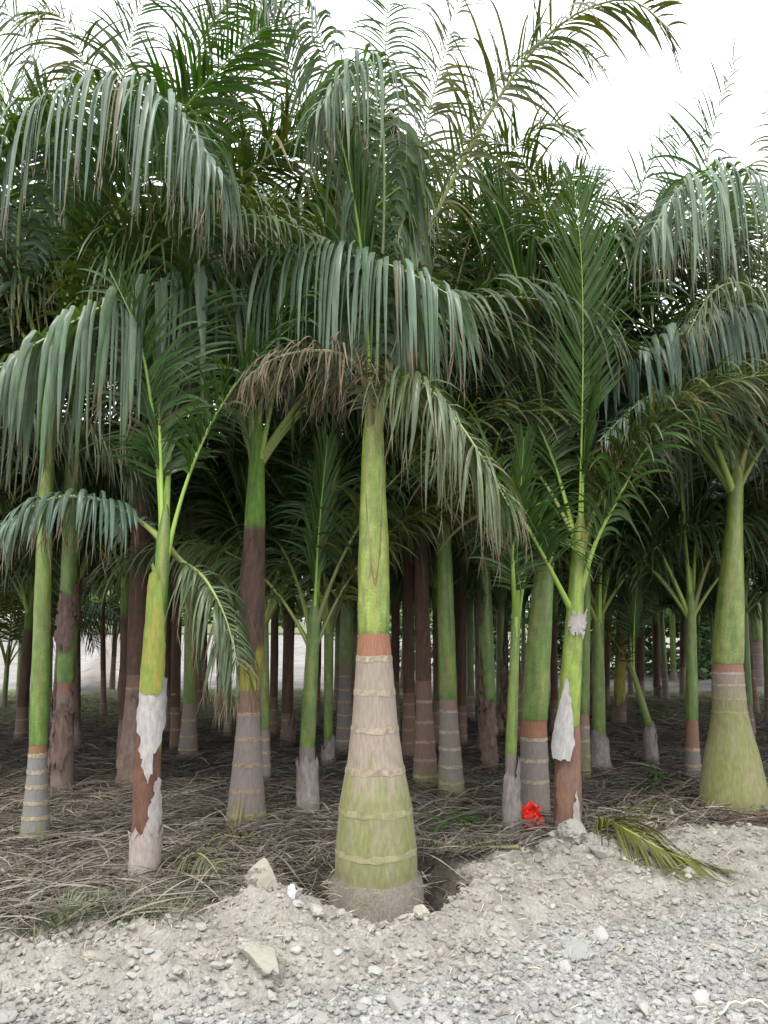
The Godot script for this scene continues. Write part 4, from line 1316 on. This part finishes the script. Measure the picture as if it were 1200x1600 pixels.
func fallen(called: String, label: String, a: Vector3, b: Vector3, kind: String, ll: float, pairs: int, lift: float) -> void:
	var o := thing(called, label, "palm frond", Vector3(a.x, height(a.x, a.z), a.z))
	var pts := []
	var side := (b - a).cross(Vector3.UP).normalized()
	var bend := rnd(-0.12, 0.12)
	for i in 7:
		var t := i / 6.0
		var q := a.lerp(b, t) + side * bend * sin(t * PI)
		pts.append(Vector3(q.x - a.x, height(q.x, q.z) - o.position.y + 0.03 + lift * sin(t * PI), q.z - a.z))
	var made := frond(spline(pts, 10), kind, ll, pairs, 0.012, 7, o, 0.015)
	part("rachis", made[0], o)
	for lb in made[1]:
		part("leaflet", lb.put(ArrayMesh.new(), made[2]), o)

func fallen_fronds() -> void:
	rng.seed = 903
	fallen("cut_frond", "yellow-green cut frond lying on the pale bank at right", Vector3(1.42, 0, -5.70), Vector3(1.86, 0, -4.85), "cut", 0.62, 44, 0.06)
	fallen("cut_frond", "dull green fallen frond on the litter left of the red bag", Vector3(0.95, 0, -5.75), Vector3(0.15, 0, -5.65), "young", 0.40, 26, 0.02)
	fallen("dry_frond", "dry frond fanned beside the foot of the husk-wrapped palm", Vector3(-1.25, 0, -4.78), Vector3(-0.85, 0, -4.45), "dry", 0.34, 30, 0.14)
	fallen("dry_frond", "straw-coloured dry frond on the earth right of the dug-up palm", Vector3(0.85, 0, -5.1), Vector3(0.22, 0, -5.2), "dry", 0.30, 22, 0.03)
	fallen("dry_frond", "brown dry frond on the litter at the left edge", Vector3(-1.75, 0, -4.75), Vector3(-2.6, 0, -4.6), "dry", 0.34, 26, 0.03)
	fallen("dry_frond", "brown dry frond in front of the blackened-sheath palm", Vector3(-0.7, 0, -5.3), Vector3(-1.35, 0, -5.15), "dry", 0.36, 26, 0.06)
	fallen("dry_frond", "grey dry frond behind the yellow-green cut frond", Vector3(1.55, 0, -6.3), Vector3(2.35, 0, -6.25), "dry", 0.40, 28, 0.05)
	fallen("cut_frond", "green frond scrap at the foot of the slim bright green palm", Vector3(2.75, 0, -7.25), Vector3(2.2, 0, -7.1), "young", 0.34, 20, 0.05)

func crumple(r: Vector3, seedv: float, col: Color, m: Material) -> ArrayMesh:
	var sp := SphereMesh.new()
	sp.radial_segments = 26
	sp.rings = 16
	sp.radius = 1.0
	sp.height = 2.0
	var a := sp.get_mesh_arrays()
	var vs: PackedVector3Array = a[Mesh.ARRAY_VERTEX]
	var ii: PackedInt32Array = a[Mesh.ARRAY_INDEX]
	var st := SurfaceTool.new()
	st.begin(Mesh.PRIMITIVE_TRIANGLES)
	st.set_smooth_group(-1)
	for i in ii:
		var q := vs[i]
		var k := 0.72 + 0.75 * absf(nz.get_noise_3d(q.x * 1.7 + seedv, q.y * 1.7, q.z * 1.7)) + 0.45 * nz.get_noise_3d(q.x * 3.5, q.y * 3.5 + seedv, q.z * 3.5)
		st.set_color(col)
		st.add_vertex(Vector3(q.x * r.x, q.y * r.y, q.z * r.z) * k)
	st.generate_normals()
	st.set_material(m)
	return st.commit()

func small_things() -> void:
	rng.seed = 904
	# red bag beside the sapling
	var o := thing("crumpled_bag", "crumpled bright red bag on the litter beside the thin sapling", "bag", Vector3(1.045, 0.0, -5.78))
	part("bag", crumple(Vector3(0.080, 0.105, 0.06), 4.0, Color(0.78, 0.045, 0.025), M.red), o, Transform3D(Basis.IDENTITY, Vector3(0, 0.10, 0)))
	for k in 9:
		var b := MB.new()
		var a := rnd(0, TAU)
		blade(b, Vector3(cos(a) * 0.05, 0.10 + sin(a) * 0.06, 0.045), Vector3(cos(a), sin(a) * 0.8, rnd(0.2, 0.9)), Vector3(-sin(a), cos(a), 0.3), rnd(0.04, 0.07), rnd(0.03, 0.05), 3.0, rnd(-1, 1), Color(0.80, 0.05, 0.03), Color(0.80, 0.05, 0.03), 0.0, 5, 8.0)
		part("fold", b.put(ArrayMesh.new(), M.red), o)
	# red net shreds round the bottle palm
	var nb := MB.new()
	for k in 110:
		var a := rnd(-1.5, 1.5)
		var r := 0.27 + rnd(0.0, 0.10)
		var x := 2.78 + sin(a) * r
		var z := -6.407 + cos(a) * r
		blade(nb, Vector3(x, height(x, z) + rnd(0.008, 0.03), z), Vector3(cos(a) * (1.0 if rng.randf() < 0.5 else -1.0), rnd(-0.1, 0.2), -sin(a)), Vector3.UP, rnd(0.05, 0.16), 0.005, 1.0, 1.0, shade(Color(0.55, 0.09, 0.07), rnd(0.6, 1.2)), TAN, 0.0, 5, 5.0, height(x, z) + 0.006)
	var net := part("net_shreds", nb.put(ArrayMesh.new(), M.plain), self)
	meta(net, "faded red net shreds round the foot of the bottle-shaped palm", "netting")
	# larger lumps of earth
	var spots := [
		[Vector3(-0.61, 0.0, -4.14), Vector3(0.075, 0.105, 0.07), 31, "pale upright lump of earth on the mound left of the dug-up palm", Color(0.50, 0.46, 0.39)],
		[Vector3(-0.53, 0.0, -3.62), Vector3(0.115, 0.045, 0.07), 32, "flat pale slab of dried earth left of centre on the track", Color(0.48, 0.45, 0.38)],
		[Vector3(0.06, 0.0, -3.42), Vector3(0.075, 0.045, 0.06), 33, "large greyish stone on the track right of centre", Color(0.44, 0.43, 0.40)],
		[Vector3(-0.36, 0.0, -3.25), Vector3(0.055, 0.03, 0.04), 34, "smooth whitish stone at the bottom, left of centre", Color(0.52, 0.51, 0.48)],
		[Vector3(0.92, 0.0, -3.95), Vector3(0.085, 0.05, 0.07), 38, "greyish stone with a flat top on the track at right", Color(0.42, 0.43, 0.41)],
		[Vector3(1.22, 0.0, -5.22), Vector3(0.09, 0.085, 0.08), 35, "big grey lump of earth before the husk-peeling palm", Color(0.46, 0.44, 0.40)],
		[Vector3(1.36, 0.0, -5.08), Vector3(0.07, 0.045, 0.11), 36, "slanted grey lump leaning on the bank below the cut frond", Color(0.46, 0.44, 0.41)],
		[Vector3(-0.33, 0.0, -4.02), Vector3(0.045, 0.035, 0.04), 37, "small whitish lump beside the white scrap on the mound", Color(0.55, 0.52, 0.46)],
		[Vector3(0.19, 0.0, -4.12), Vector3(0.045, 0.04, 0.04), 39, "round pale lump at the right front rim of the hole", Color(0.54, 0.50, 0.43)],
		[Vector3(2.12, 0.0, -5.95), Vector3(0.06, 0.08, 0.05), 40, "squarish lump of earth left of the bottle-shaped palm", Color(0.50, 0.48, 0.44)],
		[Vector3(-1.25, 0.0, -3.62), Vector3(0.06, 0.035, 0.045), 41, "pale brown lump of earth at left on the bank", Color(0.50, 0.46, 0.39)],
	]
	for s in spots:
		var q: Vector3 = s[0]
		q.y = height(q.x, q.z) + s[1].y * 0.35
		var m: StandardMaterial3D = M.stone.duplicate()
		m.albedo_color = s[4].linear_to_srgb()
		var rk := part("earth_lump", rock(s[2], 9, 1.0), self, Transform3D(turned(rnd(0, TAU), rnd(-0.2, 0.2), rnd(-0.2, 0.2)) * Basis.from_scale(s[1]), q))
		rk.material_override = m
		meta(rk, s[3], "stone", "lumps of dried earth and stone")
	var sc := thing("plastic_scrap", "small crumpled white plastic scrap on the mound left of the hole", "scrap", Vector3(-0.46, height(-0.46, -4.08) + 0.02, -4.08))
	part("scrap", crumple(Vector3(0.022, 0.04, 0.018), 9.0, Color(0.60, 0.60, 0.61), M.plain), sc)
	var sh := strip(0.20, 0.05, 0.6, 0.02)
	var pm: StandardMaterial3D = M.dry.duplicate()
	pm.albedo_color = Color(0.30, 0.19, 0.13).linear_to_srgb()
	var fr := part("sheath_scrap", sh, self, Transform3D(Basis(Vector3.UP, 0.3), Vector3(-1.27, height(-1.27, -3.17) + 0.015, -3.17)))
	fr.material_override = pm
	meta(fr, "brown scrap of dry sheath at the bottom left", "scrap")
	var tb := MB.new()
	var pts := []
	var rr := []
	var cc := []
	for i in 9:
		var t := i / 8.0
		var x := 1.32 + 0.28 * t
		var z := -3.30 - 0.10 * sin(t * 2.6)
		pts.append(Vector3(x, height(x, z) + 0.02 + 0.015 * sin(t * 4.0), z))
		rr.append(0.005)
		cc.append(Color(0.55, 0.50, 0.40))
	tube(tb, pts, rr, cc, 6)
	var tw := part("twig", tb.put(ArrayMesh.new(), M.plain), self)
	meta(tw, "pale curved twig on the gravel at the bottom right", "twig")

# ---------------------------------------------------------------- behind the grove

func crown_mesh(n: int, leaf: float, rad: Vector3, cols: Array) -> ArrayMesh:
	var b := MB.new()
	var clumps := []
	for i in 26:
		var q := Vector3(rnd(-1, 1), rnd(-1, 1), rnd(-1, 1))
		while q.length() > 1.0:
			q = Vector3(rnd(-1, 1), rnd(-1, 1), rnd(-1, 1))
		clumps.append([q * rad, rnd(0.22, 0.42) * rad.x, rng.randf()])
	for i in n:
		var cl: Array = clumps[rng.randi() % clumps.size()]
		var dv := Vector3(rng.randfn(), rng.randfn(), rng.randfn()).normalized()
		var p: Vector3 = cl[0] + dv * cl[1] * pow(rng.randf(), 0.35)
		var u := Vector3(rng.randfn(), rng.randfn() * 0.5, rng.randfn()).normalized()
		var w := u.cross(dv + Vector3(0, 0.6, 0)).normalized()
		var nn := u.cross(w).normalized()
		var s := leaf * rnd(0.6, 1.3)
		var c := shade(mixc(cols[0], cols[1], 0.6 * cl[2] + 0.4 * rng.randf()), rnd(0.8, 1.2))
		var a := b.vert(p - u * s, nn, Vector2.ZERO, c)
		b.vert(p + w * s * 0.45, nn, Vector2.ZERO, c)
		b.vert(p + u * s, nn, Vector2.ZERO, c)
		b.vert(p - w * s * 0.45, nn, Vector2.ZERO, c)
		b.quad(a, a + 1, a + 2, a + 3)
	return b.put(ArrayMesh.new(), M.blade)

func limb_mesh(h: float, r: float) -> ArrayMesh:
	var b := MB.new()
	var bark := Color(0.16, 0.12, 0.09)
	tube(b, [Vector3.ZERO, Vector3(0.04, h * 0.5, 0), Vector3(0, h, 0.05), Vector3(0.05, h * 1.6, 0)], [r, r * 0.8, r * 0.6, r * 0.2], [bark, bark, bark, bark], 7)
	for i in 5:
		var a := i * 1.3
		tube(b, [Vector3(0, h * (0.7 + 0.1 * i), 0), Vector3(cos(a) * h * 0.3, h * (1.0 + 0.1 * i), sin(a) * h * 0.3), Vector3(cos(a) * h * 0.55, h * (1.35 + 0.1 * i), sin(a) * h * 0.55)], [r * 0.5, r * 0.35, r * 0.1], [bark, bark, bark], 5)
	return b.put(ArrayMesh.new(), M.plain)

func far_trees() -> void:
	var crowns := []
	for i in 3:
		crowns.append(crown_mesh(2600, 0.20, Vector3(2.0, 1.5, 2.0), [Color(0.06, 0.13, 0.045), Color(0.13, 0.20, 0.06)]))
	var tr := limb_mesh(1.4, 0.14)
	var spots := [[-38.0, 88.0, 1.9], [-33.0, 80.0, 1.5], [-29.0, 86.0, 1.7], [-25.5, 78.0, 1.35], [-22.0, 84.0, 1.8], [-18.0, 79.0, 1.4], [-14.0, 86.0, 1.7], [-9.5, 80.0, 1.5], [-5.0, 84.0, 1.8], [-0.5, 79.0, 1.5], [4.0, 85.0, 1.8], [9.0, 80.0, 1.7], [-43.0, 80.0, 1.8]]
	for i in spots.size():
		var s: Array = spots[i]
		var o := thing("leafy_tree", "pale hazy tree of the far tree line beyond the field", "tree", Vector3(s[0], -0.05, -s[1]), "trees beyond the field")
		o.scale = Vector3.ONE * s[2]
		part("trunk", tr, o)
		part("crown", crowns[i % 3], o, Transform3D(Basis(Vector3.UP, i * 1.1), Vector3(0, 2.3, 0)))

func shrubs() -> void:
	var crowns := []
	for i in 3:
		crowns.append(crown_mesh(2600, 0.085, Vector3(1.0, 0.9, 1.0), [Color(0.045, 0.11, 0.04), Color(0.13, 0.22, 0.07)]))
	var tr := limb_mesh(0.5, 0.05)
	var spots := [[3.2, 21.0, 1.5], [5.2, 20.0, 1.25], [6.8, 21.5, 1.7], [8.4, 20.0, 1.35], [10.0, 21.5, 1.8], [11.8, 20.5, 1.5], [1.2, 22.5, 1.3], [13.4, 21.5, 1.7], [-0.6, 23.0, 1.1]]
	for i in spots.size():
		var s: Array = spots[i]
		var o := thing("shrub", "dense green shrub of the row behind the palms at right", "shrub", Vector3(s[0], -0.03, -s[1]), "shrubs behind the grove")
		o.scale = Vector3.ONE * s[2]
		part("stem", tr, o)
		part("crown", crowns[i % 3], o, Transform3D(Basis(Vector3.UP, i * 1.7), Vector3(0, 0.95, 0)))
